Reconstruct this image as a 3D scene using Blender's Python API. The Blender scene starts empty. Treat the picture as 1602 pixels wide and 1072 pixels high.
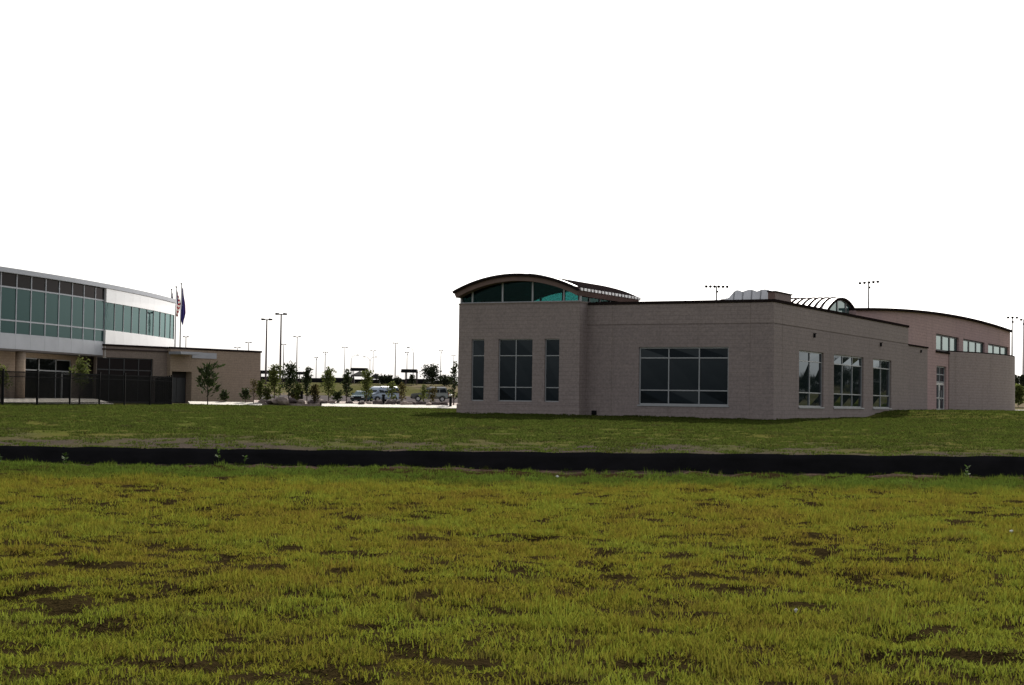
import bpy, bmesh, math, random
import numpy as np
from mathutils import Vector, Matrix, noise
random.seed(7); np.random.seed(7)
S = bpy.context.scene
COL = S.collection
R = math.radians

# ------------------------------------------------------------------ camera
FPX, W0, H0 = 2517.0, 1602.0, 1072.0
PITCH, ROLL, EYE = R(2.157), R(0.83), 1.6
_F = Vector((0, math.cos(PITCH), math.sin(PITCH)))
_R0 = Vector((1, 0, 0)); _U0 = Vector((0, -math.sin(PITCH), math.cos(PITCH)))
_RI = math.cos(ROLL) * _R0 + math.sin(ROLL) * _U0
_UI = -math.sin(ROLL) * _R0 + math.cos(ROLL) * _U0
cam = bpy.data.cameras.new('camera'); camo = bpy.data.objects.new('camera', cam); COL.objects.link(camo)
cam.sensor_width = 36.0; cam.lens = 36.0 * FPX / W0; cam.clip_start = 0.1; cam.clip_end = 9000
camo.matrix_world = Matrix(((_RI.x, _UI.x, -_F.x, 0), (_RI.y, _UI.y, -_F.y, 0), (_RI.z, _UI.z, -_F.z, EYE), (0, 0, 0, 1)))
S.camera = camo

# ------------------------------------------------------------------ sky, sun, exposure
SUN_AZ, SUN_EL = R(13), R(37)
wd = bpy.data.worlds.new('World'); S.world = wd; wd.use_nodes = True
nt = wd.node_tree; bg = nt.nodes['Background']
sky = nt.nodes.new('ShaderNodeTexSky'); sky.sky_type = 'NISHITA'; sky.sun_disc = False
sky.sun_elevation = SUN_EL; sky.sun_rotation = SUN_AZ; sky.dust_density = 3.0; sky.air_density = 1.2; sky.ozone_density = 1.0
hs = nt.nodes.new('ShaderNodeHueSaturation'); hs.inputs['Saturation'].default_value = 0.15
nt.links.new(sky.outputs[0], hs.inputs['Color']); nt.links.new(hs.outputs[0], bg.inputs[0])
bg.inputs[1].default_value = 0.15
sun = bpy.data.lights.new('sun', 'SUN'); suno = bpy.data.objects.new('sun', sun); COL.objects.link(suno)
sun.energy = 4.9; sun.angle = R(0.6); sun.color = (1.0, 0.93, 0.82)
sdir = Vector((math.sin(SUN_AZ) * math.cos(SUN_EL), math.cos(SUN_AZ) * math.cos(SUN_EL), math.sin(SUN_EL)))
suno.rotation_euler = sdir.to_track_quat('Z', 'Y').to_euler()
suno.location = (0, 0, 60)
S.view_settings.view_transform = 'Standard'; S.view_settings.look = 'None'
S.view_settings.exposure = 0.0; S.view_settings.gamma = 1.0

# ------------------------------------------------------------------ pixel helpers
def ray(px, py):
    return ((px - W0 / 2) * _RI + (H0 / 2 - py) * _UI + FPX * _F).normalized()
def atY(px, py, Y):
    r = ray(px, py); t = Y / r.y
    return Vector((0, 0, EYE)) + r * t
def hor(px): return 631.0 + 0.0145 * (px - 801)
def smooth(a, b, x):
    t = min(1.0, max(0.0, (x - a) / (b - a))); return t * t * (3 - 2 * t)
def fbm(x, y, z=0.0, o=3):
    s = 0; a = 1; f = 1; n = 0
    for _ in range(o):
        s += a * noise.noise((x * f, y * f, z)); n += a; a *= .5; f *= 2.1
    return s / n

# ------------------------------------------------------------------ materials
def rgb(n, v, name): n.inputs[name].default_value = (*v, 1)
class NT:
    def __init__(s, name):
        s.m = bpy.data.materials.new(name); s.m.use_nodes = True
        s.t = s.m.node_tree; s.b = s.t.nodes['Principled BSDF']; s.out = s.t.nodes['Material Output']
        g = s.t.nodes.new('ShaderNodeNewGeometry'); s.pos = g.outputs['Position']; s.geo = g
    def n(s, ty, **kw):
        x = s.t.nodes.new(ty)
        for k, v in kw.items(): setattr(x, k, v)
        return x
    def l(s, a, b): s.t.links.new(a, b)
    def noise(s, scale, detail=4, rough=.55, sc=(1, 1, 1)):
        mp = s.n('ShaderNodeMapping'); mp.inputs['Scale'].default_value = sc; s.l(s.pos, mp.inputs[0])
        x = s.n('ShaderNodeTexNoise'); x.inputs['Scale'].default_value = scale
        x.inputs['Detail'].default_value = detail; x.inputs['Roughness'].default_value = rough
        s.l(mp.outputs[0], x.inputs['Vector']); return x.outputs['Fac']
    def ramp(s, fac, stops):
        r = s.n('ShaderNodeValToRGB'); e = r.color_ramp.elements
        while len(e) < len(stops): e.new(.5)
        for q, (p, c) in zip(e, stops): q.position = p; q.color = (*c, 1)
        s.l(fac, r.inputs[0]); return r.outputs[0]
    def mix(s, fac, a, b, mode='MIX'):
        m = s.n('ShaderNodeMix', data_type='RGBA', blend_type=mode)
        for i, v in ((0, fac), (6, a), (7, b)):
            if isinstance(v, (int, float)): m.inputs[i].default_value = v
            elif isinstance(v, tuple): m.inputs[i].default_value = (*v, 1)
            else: s.l(v, m.inputs[i])
        return m.outputs[2]
    def math(s, op, a, b=0.0):
        m = s.n('ShaderNodeMath', operation=op)
        for i, v in ((0, a), (1, b)):
            if isinstance(v, (int, float)): m.inputs[i].default_value = v
            else: s.l(v, m.inputs[i])
        return m.outputs[0]
    def band(s, v, a, b):
        m = s.n('ShaderNodeMapRange', interpolation_type='SMOOTHSTEP'); s.l(v, m.inputs[0])
        m.inputs[1].default_value = a; m.inputs[2].default_value = b; return m.outputs[0]
    def bump(s, h, strength, dist):
        b = s.n('ShaderNodeBump'); b.inputs['Strength'].default_value = strength; b.inputs['Distance'].default_value = dist
        s.l(h, b.inputs['Height']); s.l(b.outputs[0], s.b.inputs['Normal'])
    def xyz(s):
        x = s.n('ShaderNodeSeparateXYZ'); s.l(s.pos, x.inputs[0]); return x.outputs
def simple(name, c, rough=.6, metal=0.0, var=.15, scale=3.0, spec=.5, fine=0):
    t = NT(name); b = t.b
    b.inputs['Roughness'].default_value = rough; b.inputs['Metallic'].default_value = metal
    b.inputs['Specular IOR Level'].default_value = spec
    f = t.noise(scale, 5)
    col = t.ramp(f, [(.3, tuple(x * (1 - var) for x in c)), (.7, tuple(min(1, x * (1 + var)) for x in c))])
    t.l(col, b.inputs['Base Color'])
    if fine: t.bump(t.noise(scale * 8, 3), .4, fine)
    return t.m
def masonry(name, c1, c2):
    t = NT(name); b = t.b; b.inputs['Roughness'].default_value = .9; b.inputs['Specular IOR Level'].default_value = .15
    big = t.noise(.35, 4, .6, (1, 1, .6)); fine = t.noise(9, 2, .7); blk = t.noise(2.2, 3, .6, (1, 1, 3))
    c = t.mix(big, c1, c2)
    c = t.mix(.32, c, t.ramp(fine, [(.3, (.25, .25, .25)), (.5, (.5, .5, .5)), (.7, (.75, .74, .72))]), 'OVERLAY')
    c = t.mix(.18, c, t.ramp(blk, [(.3, (.3, .3, .33)), (.7, (.7, .67, .65))]), 'OVERLAY')
    # course lines of the block work
    z = t.xyz()[2]; fr = t.math('FRACT', t.math('DIVIDE', z, .203)); ln = t.math('LESS_THAN', fr, .11)
    c = t.mix(t.math('MULTIPLY', ln, .38), c, (.15, .12, .11))
    # vertical weather streaks
    st = t.noise(1.6, 3, .6, (1, 1, .06)); c = t.mix(t.math('MULTIPLY', t.band(st, .55, .75), .22), c, (.13, .11, .10))
    t.l(c, b.inputs['Base Color']); t.bump(fine, .35, .01)
    return t.m
def glass_dark(name, c, rough=.03):
    t = NT(name); b = t.b; rgb(b, c, 'Base Color'); b.inputs['Roughness'].default_value = rough
    b.inputs['IOR'].default_value = 1.5; b.inputs['Specular IOR Level'].default_value = .6
    f = t.noise(.9, 2); t.bump(f, .06, .03)
    return t.m
def glass_tint(name, base, refl, ior=1.5):
    t = NT(name); t.t.nodes.remove(t.b)
    df = t.n('ShaderNodeBsdfDiffuse'); rgb(df, base, 'Color')
    gl = t.n('ShaderNodeBsdfGlossy'); gl.inputs['Roughness'].default_value = .03; rgb(gl, refl, 'Color')
    bp = t.n('ShaderNodeBump'); bp.inputs['Strength'].default_value = .06; bp.inputs['Distance'].default_value = .03; t.l(t.noise(.9, 2), bp.inputs['Height'])
    fr = t.n('ShaderNodeFresnel'); fr.inputs[0].default_value = ior
    t.l(bp.outputs[0], gl.inputs['Normal'])
    mx = t.n('ShaderNodeMixShader'); t.l(fr.outputs[0], mx.inputs[0]); t.l(df.outputs[0], mx.inputs[1]); t.l(gl.outputs[0], mx.inputs[2])
    t.l(mx.outputs[0], t.out.inputs['Surface']); return t.m
def glass_clear(name, tint):
    t = NT(name); t.t.nodes.remove(t.b)
    tr = t.n('ShaderNodeBsdfTransparent'); rgb(tr, tint, 'Color')
    gl = t.n('ShaderNodeBsdfGlossy'); gl.inputs['Roughness'].default_value = .03; rgb(gl, (.45, .8, .76), 'Color')
    fr = t.n('ShaderNodeFresnel'); fr.inputs[0].default_value = 1.25
    mx = t.n('ShaderNodeMixShader'); t.l(fr.outputs[0], mx.inputs[0]); t.l(tr.outputs[0], mx.inputs[1]); t.l(gl.outputs[0], mx.inputs[2])
    t.l(mx.outputs[0], t.out.inputs['Surface']); return t.m
def leafmat(name, ca, cb, trans=.35, scale=1.5):
    t = NT(name); b = t.b; b.inputs['Roughness'].default_value = .7; b.inputs['Specular IOR Level'].default_value = .08
    col = t.ramp(t.noise(scale, 3), [(.3, ca), (.7, cb)])
    t.l(col, b.inputs['Base Color'])
    tl = t.n('ShaderNodeBsdfTranslucent'); t.l(col, tl.inputs[0])
    mx = t.n('ShaderNodeMixShader'); mx.inputs[0].default_value = trans
    t.l(b.outputs[0], mx.inputs[1]); t.l(tl.outputs[0], mx.inputs[2]); t.l(mx.outputs[0], t.out.inputs['Surface'])
    return t.m

M = {}
M['wall'] = masonry('buff_masonry', (.262, .219, .214), (.318, .266, .258))
M['wall_band'] = masonry('buff_masonry_band', (.282, .235, .228), (.336, .281, .270))
M['wall_pink'] = masonry('rose_masonry', (.43, .298, .295), (.50, .355, .35))
M['wall_round'] = masonry('mauve_masonry', (.345, .282, .272), (.41, .338, .326))
M['wall_tan'] = masonry('tan_masonry', (.31, .245, .19), (.38, .30, .235))
M['wall_grey'] = masonry('grey_masonry', (.20, .165, .15), (.25, .205, .18))
M['coping'] = simple('brown_coping_metal', (.022, .016, .016), .9, 0, .2, 3, 0)
M['fascia'] = simple('brown_fascia', (.16, .10, .085), .6, 0, .12)
M['roof_brown'] = simple('brown_roof_metal', (.07, .05, .052), 1, 0, .12, 3, 0)
M['roof_light'] = simple('light_roof_metal', (.62, .62, .64), .3, .6, .1)
M['seam'] = simple('dark_seam', (.055, .042, .042), .9, 0, .15, 3, 0)
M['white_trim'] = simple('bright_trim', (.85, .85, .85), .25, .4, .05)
M['alu'] = simple('aluminium_frame', (.36, .37, .39), .45, .4, .08)
M['alu_dark'] = simple('dark_frame', (.05, .055, .06), .5, .4, .08)
M['white_metal'] = simple('white_panel_metal', (.80, .80, .81), .22, .25, .03, 1.0, .8)
M['grey_metal'] = simple('blue_grey_panel', (.40, .42, .47), .4, .2, .06, 1.0)
M['spandrel'] = glass_tint('brown_spandrel', (.022, .022, .022), (.22, .20, .20), 1.45)
M['glass'] = glass_tint('window_glass', (.008, .013, .018), (.78, .88, .95), 1.5)
M['glass_teal'] = glass_tint('teal_glass', (.012, .042, .042), (.46, .64, .63))
M['glass_pale'] = glass_tint('pale_teal_glass', (.06, .12, .12), (.85, .98, .96), 1.6)
M['glass_clear'] = glass_clear('clear_teal_glass', (.30, .50, .49))
M['glass_black'] = glass_tint('black_glass', (.006, .007, .008), (.40, .44, .46), 1.45)
M['dark'] = simple('dark_interior', (.02, .018, .018), .9)
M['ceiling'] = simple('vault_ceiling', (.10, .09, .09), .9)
M['black_metal'] = simple('black_metal', (.008, .008, .009), .7, 0, .15, 3, .1)
M['pole'] = simple('bronze_pole', (.05, .028, .03), .5, .3)
M['pole_grey'] = simple('grey_pole', (.20, .20, .21), .5, .5)
M['concrete'] = simple('pale_concrete', (.55, .52, .47), .9, 0, .12, 1.2)
M['kerb'] = simple('kerb_concrete', (.60, .57, .52), .9, 0, .1, 1.2)
M['rock'] = simple('boulder_rock', (.26, .21, .19), .9, 0, .45, 2.5, .2, .03)
M['rock_dark'] = simple('dark_rock', (.09, .07, .07), .9, 0, .4, 2.5, .2, .03)
M['bark'] = simple('bark', (.07, .05, .04), .9, 0, .3, 8)
M['leaf'] = leafmat('young_leaves', (.065, .085, .022), (.13, .15, .045), .45)
M['leaf_dark'] = leafmat('dark_leaves', (.025, .038, .016), (.055, .072, .028), .3)
M['leaf_brown'] = leafmat('brownish_leaves', (.06, .05, .02), (.11, .095, .035))
M['leaf_far'] = leafmat('far_leaves', (.022, .03, .018), (.045, .055, .03), .15, .2)
M['tyre'] = simple('tyre_rubber', (.012, .012, .012), .8)
M['rim'] = simple('rim_metal', (.45, .45, .46), .3, .8)
M['lamp_lens'] = simple('lamp_lens', (.55, .56, .56), .15, 0, .05)
M['tail'] = simple('tail_lamp_red', (.30, .02, .02), .2)
M['paint_blue'] = simple('pale_blue_paint', (.30, .36, .44), .22, .3, .03)
M['paint_white'] = simple('white_paint', (.80, .80, .80), .2, 0, .03)
M['paint_teal'] = simple('dark_teal_paint', (.09, .14, .16), .2, .3, .03)
M['paint_grey'] = simple('grey_green_paint', (.17, .18, .17), .2, .4, .03)
M['wood'] = simple('stake_wood', (.35, .25, .16), .9, 0, .3, 6)
M['paper'] = simple('white_litter', (.8, .8, .78), .8)
def silt_mat():
    t = NT('black_silt_fabric'); b = t.b; b.inputs['Roughness'].default_value = .75
    b.inputs['Specular IOR Level'].default_value = .12
    t.l(t.ramp(t.noise(1.5, 4, .6, (1, 1, 2)), [(.3, (.006, .006, .007)), (.75, (.014, .013, .016))]), b.inputs['Base Color'])
    t.bump(t.noise(6, 3), .3, .02); return t.m
M['silt'] = silt_mat()
def asphalt_mat():
    t = NT('parking_asphalt'); b = t.b; b.inputs['Roughness'].default_value = 1; b.inputs['Specular IOR Level'].default_value = 0
    c = t.ramp(t.noise(.15, 5), [(.3, (.085, .075, .078)), (.7, (.125, .112, .11))])
    t.l(t.mix(.3, c, t.noise(4, 4), 'OVERLAY'), b.inputs['Base Color']); return t.m
M['asphalt'] = asphalt_mat()
def gravel_mat():
    t = NT('pale_gravel'); b = t.b; b.inputs['Roughness'].default_value = .95
    c = t.ramp(t.noise(5, 5, .7), [(.32, (.16, .12, .11)), (.5, (.36, .29, .26)), (.68, (.55, .48, .44))])
    t.l(c, b.inputs['Base Color']); t.bump(t.noise(9, 3), .8, .05); return t.m
M['gravel'] = gravel_mat()
def ground_mat():
    t = NT('lawn_ground'); b = t.b; b.inputs['Roughness'].default_value = 1.0; b.inputs['Specular IOR Level'].default_value = 0.0
    x, y, z = t.xyz()
    big = t.noise(.12, 4, .6, (1, .6, 1)); mid = t.noise(1.1, 4, .65, (1, .5, 1)); fine = t.noise(14, 3, .7)
    near = t.mix(mid, (.018, .012, .007), (.035, .027, .010))
    lawn = t.mix(t.band(big, .35, .65), (.072, .088, .020), (.098, .094, .026))
    lawn = t.mix(t.band(mid, .45, .75), lawn, (.085, .08, .026))
    soil = t.mix(mid, (.048, .040, .034), (.078, .064, .055))
    jit = t.math('ADD', y, t.math('MULTIPLY', t.math('SUBTRACT', t.noise(.25, 4), .5), 26.0))
    c = t.mix(t.band(y, 38.0, 40.0), near, soil)
    c = t.mix(t.band(jit, 44, 58), c, lawn)
    sl = t.band(t.math('ADD', t.math('SUBTRACT', y, 37.0), t.math('MULTIPLY', t.math('SUBTRACT', t.noise(.7, 3), .5), 1.2)), -.5, .3)
    nearsoil = t.math('MULTIPLY', sl, t.math('SUBTRACT', 1.0, t.band(y, 38, 40)))
    c = t.mix(nearsoil, c, (.085, .06, .05))
    far = t.mix(t.band(t.noise(.05, 5, .7, (1, .35, 1)), .4, .62), (.085, .085, .035), (.17, .14, .10))
    c = t.mix(t.band(y, 150, 190), c, far)
    c = t.mix(.6, c, t.ramp(fine, [(.3, (.25, .25, .25)), (.7, (.75, .75, .75))]), 'OVERLAY')
    t.l(c, b.inputs['Base Color'])
    t.bump(t.math('ADD', t.noise(3, 4), fine), .9, .05); return t.m
M['ground'] = ground_mat()
def grass_mat(name, stops, green):
    t = NT(name); b = t.b; b.inputs['Roughness'].default_value = .8; b.inputs['Specular IOR Level'].default_value = 0
    x, y, z = t.xyz()
    f = t.math('ADD', t.math('ADD', t.math('MULTIPLY', t.noise(.45, 4, .65, (1, .7, 0)), .40), t.math('MULTIPLY', t.noise(3.2, 3, .6, (1, 1, 0)), .25)), t.math('MULTIPLY', t.noise(38, 2, .7, (1, 1, .25)), .35))
    c = t.ramp(f, stops)
    jit = t.math('ADD', y, t.math('MULTIPLY', t.math('SUBTRACT', t.noise(.5, 3), .5), 5.0))
    c = t.mix(t.band(jit, 30.0, 33.5), c, t.mix(1.0, t.ramp(f, green), (.62, .72, .9), 'MULTIPLY'))
    c = t.mix(t.math('MULTIPLY', t.math('SUBTRACT', 1.0, t.band(jit, 11, 16)), .35), c, t.ramp(f, green))
    # brown patches: dead thatch, also painted-in shadow streaks
    c = t.mix(t.math('MULTIPLY', t.band(t.noise(1.9, 3, .6, (1, .8, 0)), .56, .70), .6), c, (.085, .055, .022))
    t.l(c, b.inputs['Base Color'])
    tl = t.n('ShaderNodeBsdfTranslucent'); t.l(c, tl.inputs[0])
    mx = t.n('ShaderNodeMixShader'); mx.inputs[0].default_value = .5
    t.l(b.outputs[0], mx.inputs[1]); t.l(tl.outputs[0], mx.inputs[2]); t.l(mx.outputs[0], t.out.inputs['Surface']); return t.m
M['grass'] = grass_mat('lawn_grass', [(.33, (.085, .058, .020)), (.41, (.158, .122, .022)), (.49, (.182, .168, .022)), (.57, (.155, .188, .024)), (.68, (.255, .275, .05))],
                       [(.33, (.065, .05, .016)), (.41, (.105, .112, .016)), (.51, (.125, .165, .020)), (.66, (.20, .245, .04))])
M['grass_mid'] = grass_mat('mid_lawn_grass', [(.3, (.075, .072, .016)), (.5, (.095, .12, .018)), (.7, (.145, .155, .03))], [(.36, (.10, .075, .036)), (.44, (.095, .10, .020)), (.54, (.112, .135, .020)), (.7, (.165, .168, .036))])
M['weed'] = leafmat('weed_leaves', (.05, .09, .02), (.08, .14, .03), .4)
def flag_mat(name, kind):
    t = NT(name); b = t.b; b.inputs['Roughness'].default_value = .8
    tc = t.n('ShaderNodeTexCoord'); sp = t.n('ShaderNodeSeparateXYZ'); t.l(tc.outputs['UV'], sp.inputs[0])
    if kind == 'stripes':
        st = t.math('GREATER_THAN', t.math('FRACT', t.math('MULTIPLY', sp.outputs[1], 6.5)), .5)
        c = t.mix(st, (.35, .02, .03), (.75, .74, .72))
        can = t.math('MULTIPLY', t.math('LESS_THAN', sp.outputs[0], .42), t.math('GREATER_THAN', sp.outputs[1], .46))
        c = t.mix(can, c, (.03, .035, .12))
    else:
        c = t.mix(t.math('GREATER_THAN', sp.outputs[0], .8), (.035, .03, .14), (.12, .03, .14))
    t.l(c, b.inputs['Base Color'])
    tl = t.n('ShaderNodeBsdfTranslucent'); t.l(c, tl.inputs[0]); mx = t.n('ShaderNodeMixShader'); mx.inputs[0].default_value = .3
    t.l(b.outputs[0], mx.inputs[1]); t.l(tl.outputs[0], mx.inputs[2]); t.l(mx.outputs[0], t.out.inputs['Surface']); return t.m
M['flag_us'] = flag_mat('striped_flag_cloth', 'stripes'); M['flag_blue'] = flag_mat('blue_flag_cloth', 'plain')

# ------------------------------------------------------------------ object helpers
ROOT = {}
def thing(name, label, cat, loc=(0, 0, 0), group=None, rz=0.0):
    o = bpy.data.objects.new(name, None); COL.objects.link(o); o.empty_display_size = .3
    o.location = loc; o.rotation_euler = (0, 0, rz)
    tag(o, label, cat, group); ROOT[o.name] = Vector(loc); return o
def tag(o, label=None, cat=None, group=None, kind=None):
    if label: o['label'] = label
    if cat: o['category'] = cat
    if group: o['group'] = group
    if kind: o['kind'] = kind
    return o
class MB:
    """collects faces; world=True meshes are given in world coordinates and shifted to their thing's base"""
    def __init__(s): s.v = []; s.f = []; s.mi = []; s.cur = 0
    def add(s, vs, fs):
        b = len(s.v); s.v += [tuple(p) for p in vs]
        for f in fs: s.f.append(tuple(b + i for i in f)); s.mi.append(s.cur)
    def hexa(s, p):  # 8 corners: bottom 0-3, top 4-7
        s.add(p, [(0, 3, 2, 1), (4, 5, 6, 7), (0, 1, 5, 4), (1, 2, 6, 5), (2, 3, 7, 6), (3, 0, 4, 7)])
    def box(s, x0, x1, y0, y1, z0, z1):
        s.hexa([(x0, y0, z0), (x1, y0, z0), (x1, y1, z0), (x0, y1, z0), (x0, y0, z1), (x1, y0, z1), (x1, y1, z1), (x0, y1, z1)])
    def fbox(s, F, u0, u1, o0, o1, z0, z1):
        q = [F.p(u0, o0, z0), F.p(u1, o0, z0), F.p(u1, o1, z0), F.p(u0, o1, z0), F.p(u0, o0, z1), F.p(u1, o0, z1), F.p(u1, o1, z1), F.p(u0, o1, z1)]
        s.hexa(q)
    def tube(s, pts, rs, n=8, cap=True):
        rings = []
        pts = [Vector(p) for p in pts]
        for i, p in enumerate(pts):
            d = (pts[min(i + 1, len(pts) - 1)] - pts[max(i - 1, 0)]).normalized()
            a = d.cross(Vector((0, 0, 1)))
            if a.length < 1e-3: a = Vector((1, 0, 0))
            a.normalize(); b = d.cross(a)
            rings.append([p + (a * math.cos(2 * math.pi * k / n) + b * math.sin(2 * math.pi * k / n)) * rs[i] for k in range(n)])
        vs = [q for r in rings for q in r]; fs = []
        for i in range(len(pts) - 1):
            for k in range(n): fs.append((i * n + k, i * n + (k + 1) % n, (i + 1) * n + (k + 1) % n, (i + 1) * n + k))
        if cap: fs.append(tuple(range(n))[::-1]); fs.append(tuple((len(pts) - 1) * n + k for k in range(n)))
        s.add(vs, fs)
    def prism(s, poly, F, o0, o1):  # poly in (u,z)
        n = len(poly)
        vs = [F.p(u, o0, z) for u, z in poly] + [F.p(u, o1, z) for u, z in poly]
        s.add(vs, [tuple(range(n)), tuple(range(2 * n - 1, n - 1, -1))] + [(i, i + n, (i + 1) % n + n, (i + 1) % n) for i in range(n)])
    def build(s, name, mat, parent=None, world=True, smooth=False, uv=None, mats=None, recalc=True):
        me = bpy.data.meshes.new(name)
        off = ROOT.get(parent.name, Vector()) if (parent is not None and world) else Vector()
        me.from_pydata([tuple(Vector(p) - off) for p in s.v], [], s.f)
        for m in (mats or [mat]): me.materials.append(M[m] if isinstance(m, str) else m)
        if mats: me.polygons.foreach_set('material_index', s.mi)
        if recalc:
            bm = bmesh.new(); bm.from_mesh(me); bmesh.ops.recalc_face_normals(bm, faces=bm.faces); bm.to_mesh(me); bm.free()
        if smooth: me.polygons.foreach_set('use_smooth', [True] * len(me.polygons))
        if uv:
            l = me.uv_layers.new(name='UVMap')
            for lp in me.loops: l.data[lp.index].uv = uv[lp.vertex_index]
        me.update()
        o = bpy.data.objects.new(name, me); COL.objects.link(o)
        if parent is not None:
            o.parent = parent; ROOT[o.name] = off
        return o
def copy_tree(o, parent=None):
    c = o.copy(); COL.objects.link(c); c.parent = parent
    for ch in list(o.children): copy_tree(ch, c)
    return c
class Frame:
    def __init__(s, o, d, n): s.o = Vector((o[0], o[1])); s.d = Vector(d).normalized(); s.n = Vector(n).normalized()
    def p(s, u, off, z):
        q = s.o + s.d * u + s.n * off; return Vector((q.x, q.y, z))
    def uz(s, px, py, off=0.0):
        r = ray(px, py); o = s.o + s.n * off
        den = r.x * s.n.x + r.y * s.n.y; t = (o.x * s.n.x + o.y * s.n.y) / den
        q = Vector((r.x * t, r.y * t)); return ((q - s.o).dot(s.d), EYE + r.z * t)
    def u(s, px, py=580, off=0.0): return s.uz(px, py, off)[0]
    def z(s, px, py, off=0.0): return s.uz(px, py, off)[1]
    def side(s, u):  # frame running backwards from u (for return walls)
        q = s.o + s.d * u; return Frame(q, -s.n, s.d)
def wall(F, u0, u1, z0, z1, th, holes=(), topf=None, ubreaks=()):
    m = MB()
    us = sorted(set([round(x, 4) for x in [u0, u1, *ubreaks] + [h[0] for h in holes] + [h[1] for h in holes] if u0 - 1e-6 <= x <= u1 + 1e-6]))
    zs = sorted(set([round(x, 4) for x in [z0, z1] + [h[2] for h in holes] + [h[3] for h in holes] if z0 - 1e-6 <= x <= z1 + 1e-6]))
    nu, nz = len(us) - 1, len(zs) - 1
    def fill(i, j):
        if i < 0 or j < 0 or i >= nu or j >= nz: return False
        cu, cz = (us[i] + us[i + 1]) / 2, (zs[j] + zs[j + 1]) / 2
        return not any(h[0] < cu < h[1] and h[2] < cz < h[3] for h in holes)
    def P(i, j, off):
        z = zs[j]
        if topf and j == nz: z = topf(us[i])
        return F.p(us[i], off, z)
    for i in range(nu):
        for j in range(nz):
            if not fill(i, j): continue
            a = [(i, j), (i + 1, j), (i + 1, j + 1), (i, j + 1)]
            m.add([P(x, y, 0) for x, y in a], [(0, 1, 2, 3)]); m.add([P(x, y, -th) for x, y in a], [(3, 2, 1, 0)])
            for (di, dj), (p, q) in {(0, -1): (0, 1), (1, 0): (1, 2), (0, 1): (2, 3), (-1, 0): (3, 0)}.items():
                if not fill(i + di, j + dj):
                    m.add([P(*a[p], 0), P(*a[q], 0), P(*a[q], -th), P(*a[p], -th)], [(0, 1, 2, 3)])
    # weld
    key = {}; nv = []; mp = []
    for v in m.v:
        k = (round(v[0], 4), round(v[1], 4), round(v[2], 4))
        if k not in key: key[k] = len(nv); nv.append(v)
        mp.append(key[k])
    m.v = nv; m.f = [tuple(mp[i] for i in f) for f in m.f]
    return m
RW = random.Random(3)
def window(parent, F, u0, u1, z0, z1, ucuts, zcuts, rec=.12, fw=.07, mw=.055, fmat='alu', gmat='glass', name='window', label=None, wob=.006):
    m = MB()
    us = [u0] + list(ucuts) + [u1]; zs = [z0] + list(zcuts) + [z1]
    a, b = -rec, -rec - .08
    m.fbox(F, u0, u0 + fw, a, b, z0, z1); m.fbox(F, u1 - fw, u1, a, b, z0, z1)
    m.fbox(F, u0 + fw, u1 - fw, a, b, z0, z0 + fw); m.fbox(F, u0 + fw, u1 - fw, a, b, z1 - fw, z1)
    for u in ucuts: m.fbox(F, u - mw / 2, u + mw / 2, a + .003, b, z0 + fw, z1 - fw)
    for z in zcuts:
        for i in range(len(us) - 1):
            ua = us[i] + (fw if i == 0 else mw / 2); ub = us[i + 1] - (fw if i == len(us) - 2 else mw / 2)
            m.fbox(F, ua, ub, a, b, z - mw / 2, z + mw / 2)
    w = m.build(name, fmat, parent)
    if label: w['label'] = label
    for i in range(len(us) - 1):
        for j in range(len(zs) - 1):
            g = MB(); o = -rec - .04
            ua = us[i] + .02; ub = us[i + 1] - .02; za = zs[j] + .02; zb = zs[j + 1] - .02
            w4 = [RW.uniform(-wob, wob) for _ in range(4)]
            g.hexa([F.p(ua, o + w4[0], za), F.p(ub, o + w4[1], za), F.p(ub, o - .02, za), F.p(ua, o - .02, za),
                    F.p(ua, o + w4[3], zb), F.p(ub, o + w4[2], zb), F.p(ub, o - .02, zb), F.p(ua, o - .02, zb)])
            g.build('pane', gmat, w)
    return w

# ------------------------------------------------------------------ terrain
PROF = [(-400, -.6), (-60, -.1), (0, 0), (38.6, 0), (46, .20), (60, .52), (80, 1.0), (100, 1.08), (118, 1.13), (150, 1.24), (190, 1.34), (215, 2.05), (240, 2.5), (300, 4.9), (400, 5.0), (9000, 5.0)]
CORNER = (12.7, 78.0); DB = (.469, .883); NB = (.883, -.469); DA = (-.883, .469); NA = (-.469, -.883)
FB = Frame(CORNER, DB, NB); FA = Frame(CORNER, DA, NA)
def prof(y): return float(np.interp(y, [a for a, b in PROF], [b for a, b in PROF]))
def mound(x, y):
    u = (x - CORNER[0]) * DB[0] + (y - CORNER[1]) * DB[1]; o = (x - CORNER[0]) * NB[0] + (y - CORNER[1]) * NB[1]
    m = .40 * smooth(15, 21.5, u) * (1 - smooth(75, 110, u)) * (1 - smooth(4.5, 16, o)) * smooth(-30, -12, o)
    return m
def zt(x, y, hum=True):
    z = prof(y) + mound(x, y)
    if hum and y < 75 and abs(x) < 45:
        k = (1 - smooth(60, 75, y)) * (1 - smooth(30, 45, abs(x)))
        z += k * (.055 * noise.noise((x * 1.5, y * 1.3, 3.1)) + .022 * noise.noise((x * 4.2, y * 3.4, 7.7)) + .06 * noise.noise((x * .3, y * .25, 1.7)))
        if y < 37 and abs(x) < 20: z -= .06 * smooth(.12, .36, -dip(x, y)) * k
        if 34 < y < 38.4: z += .05 * (1 + noise.noise((x * 1.3, y, 5))) * smooth(34.5, 37.2, y) * k
    return z
def dip(x, y):
    return .85 * fbm(x * 1.7 + .5 * noise.noise((x * .5, y * .5, 2)), y * 1.9, 2.0, 2) + .40 * fbm(x * .4, y * .35, 9.0, 2)
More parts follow.
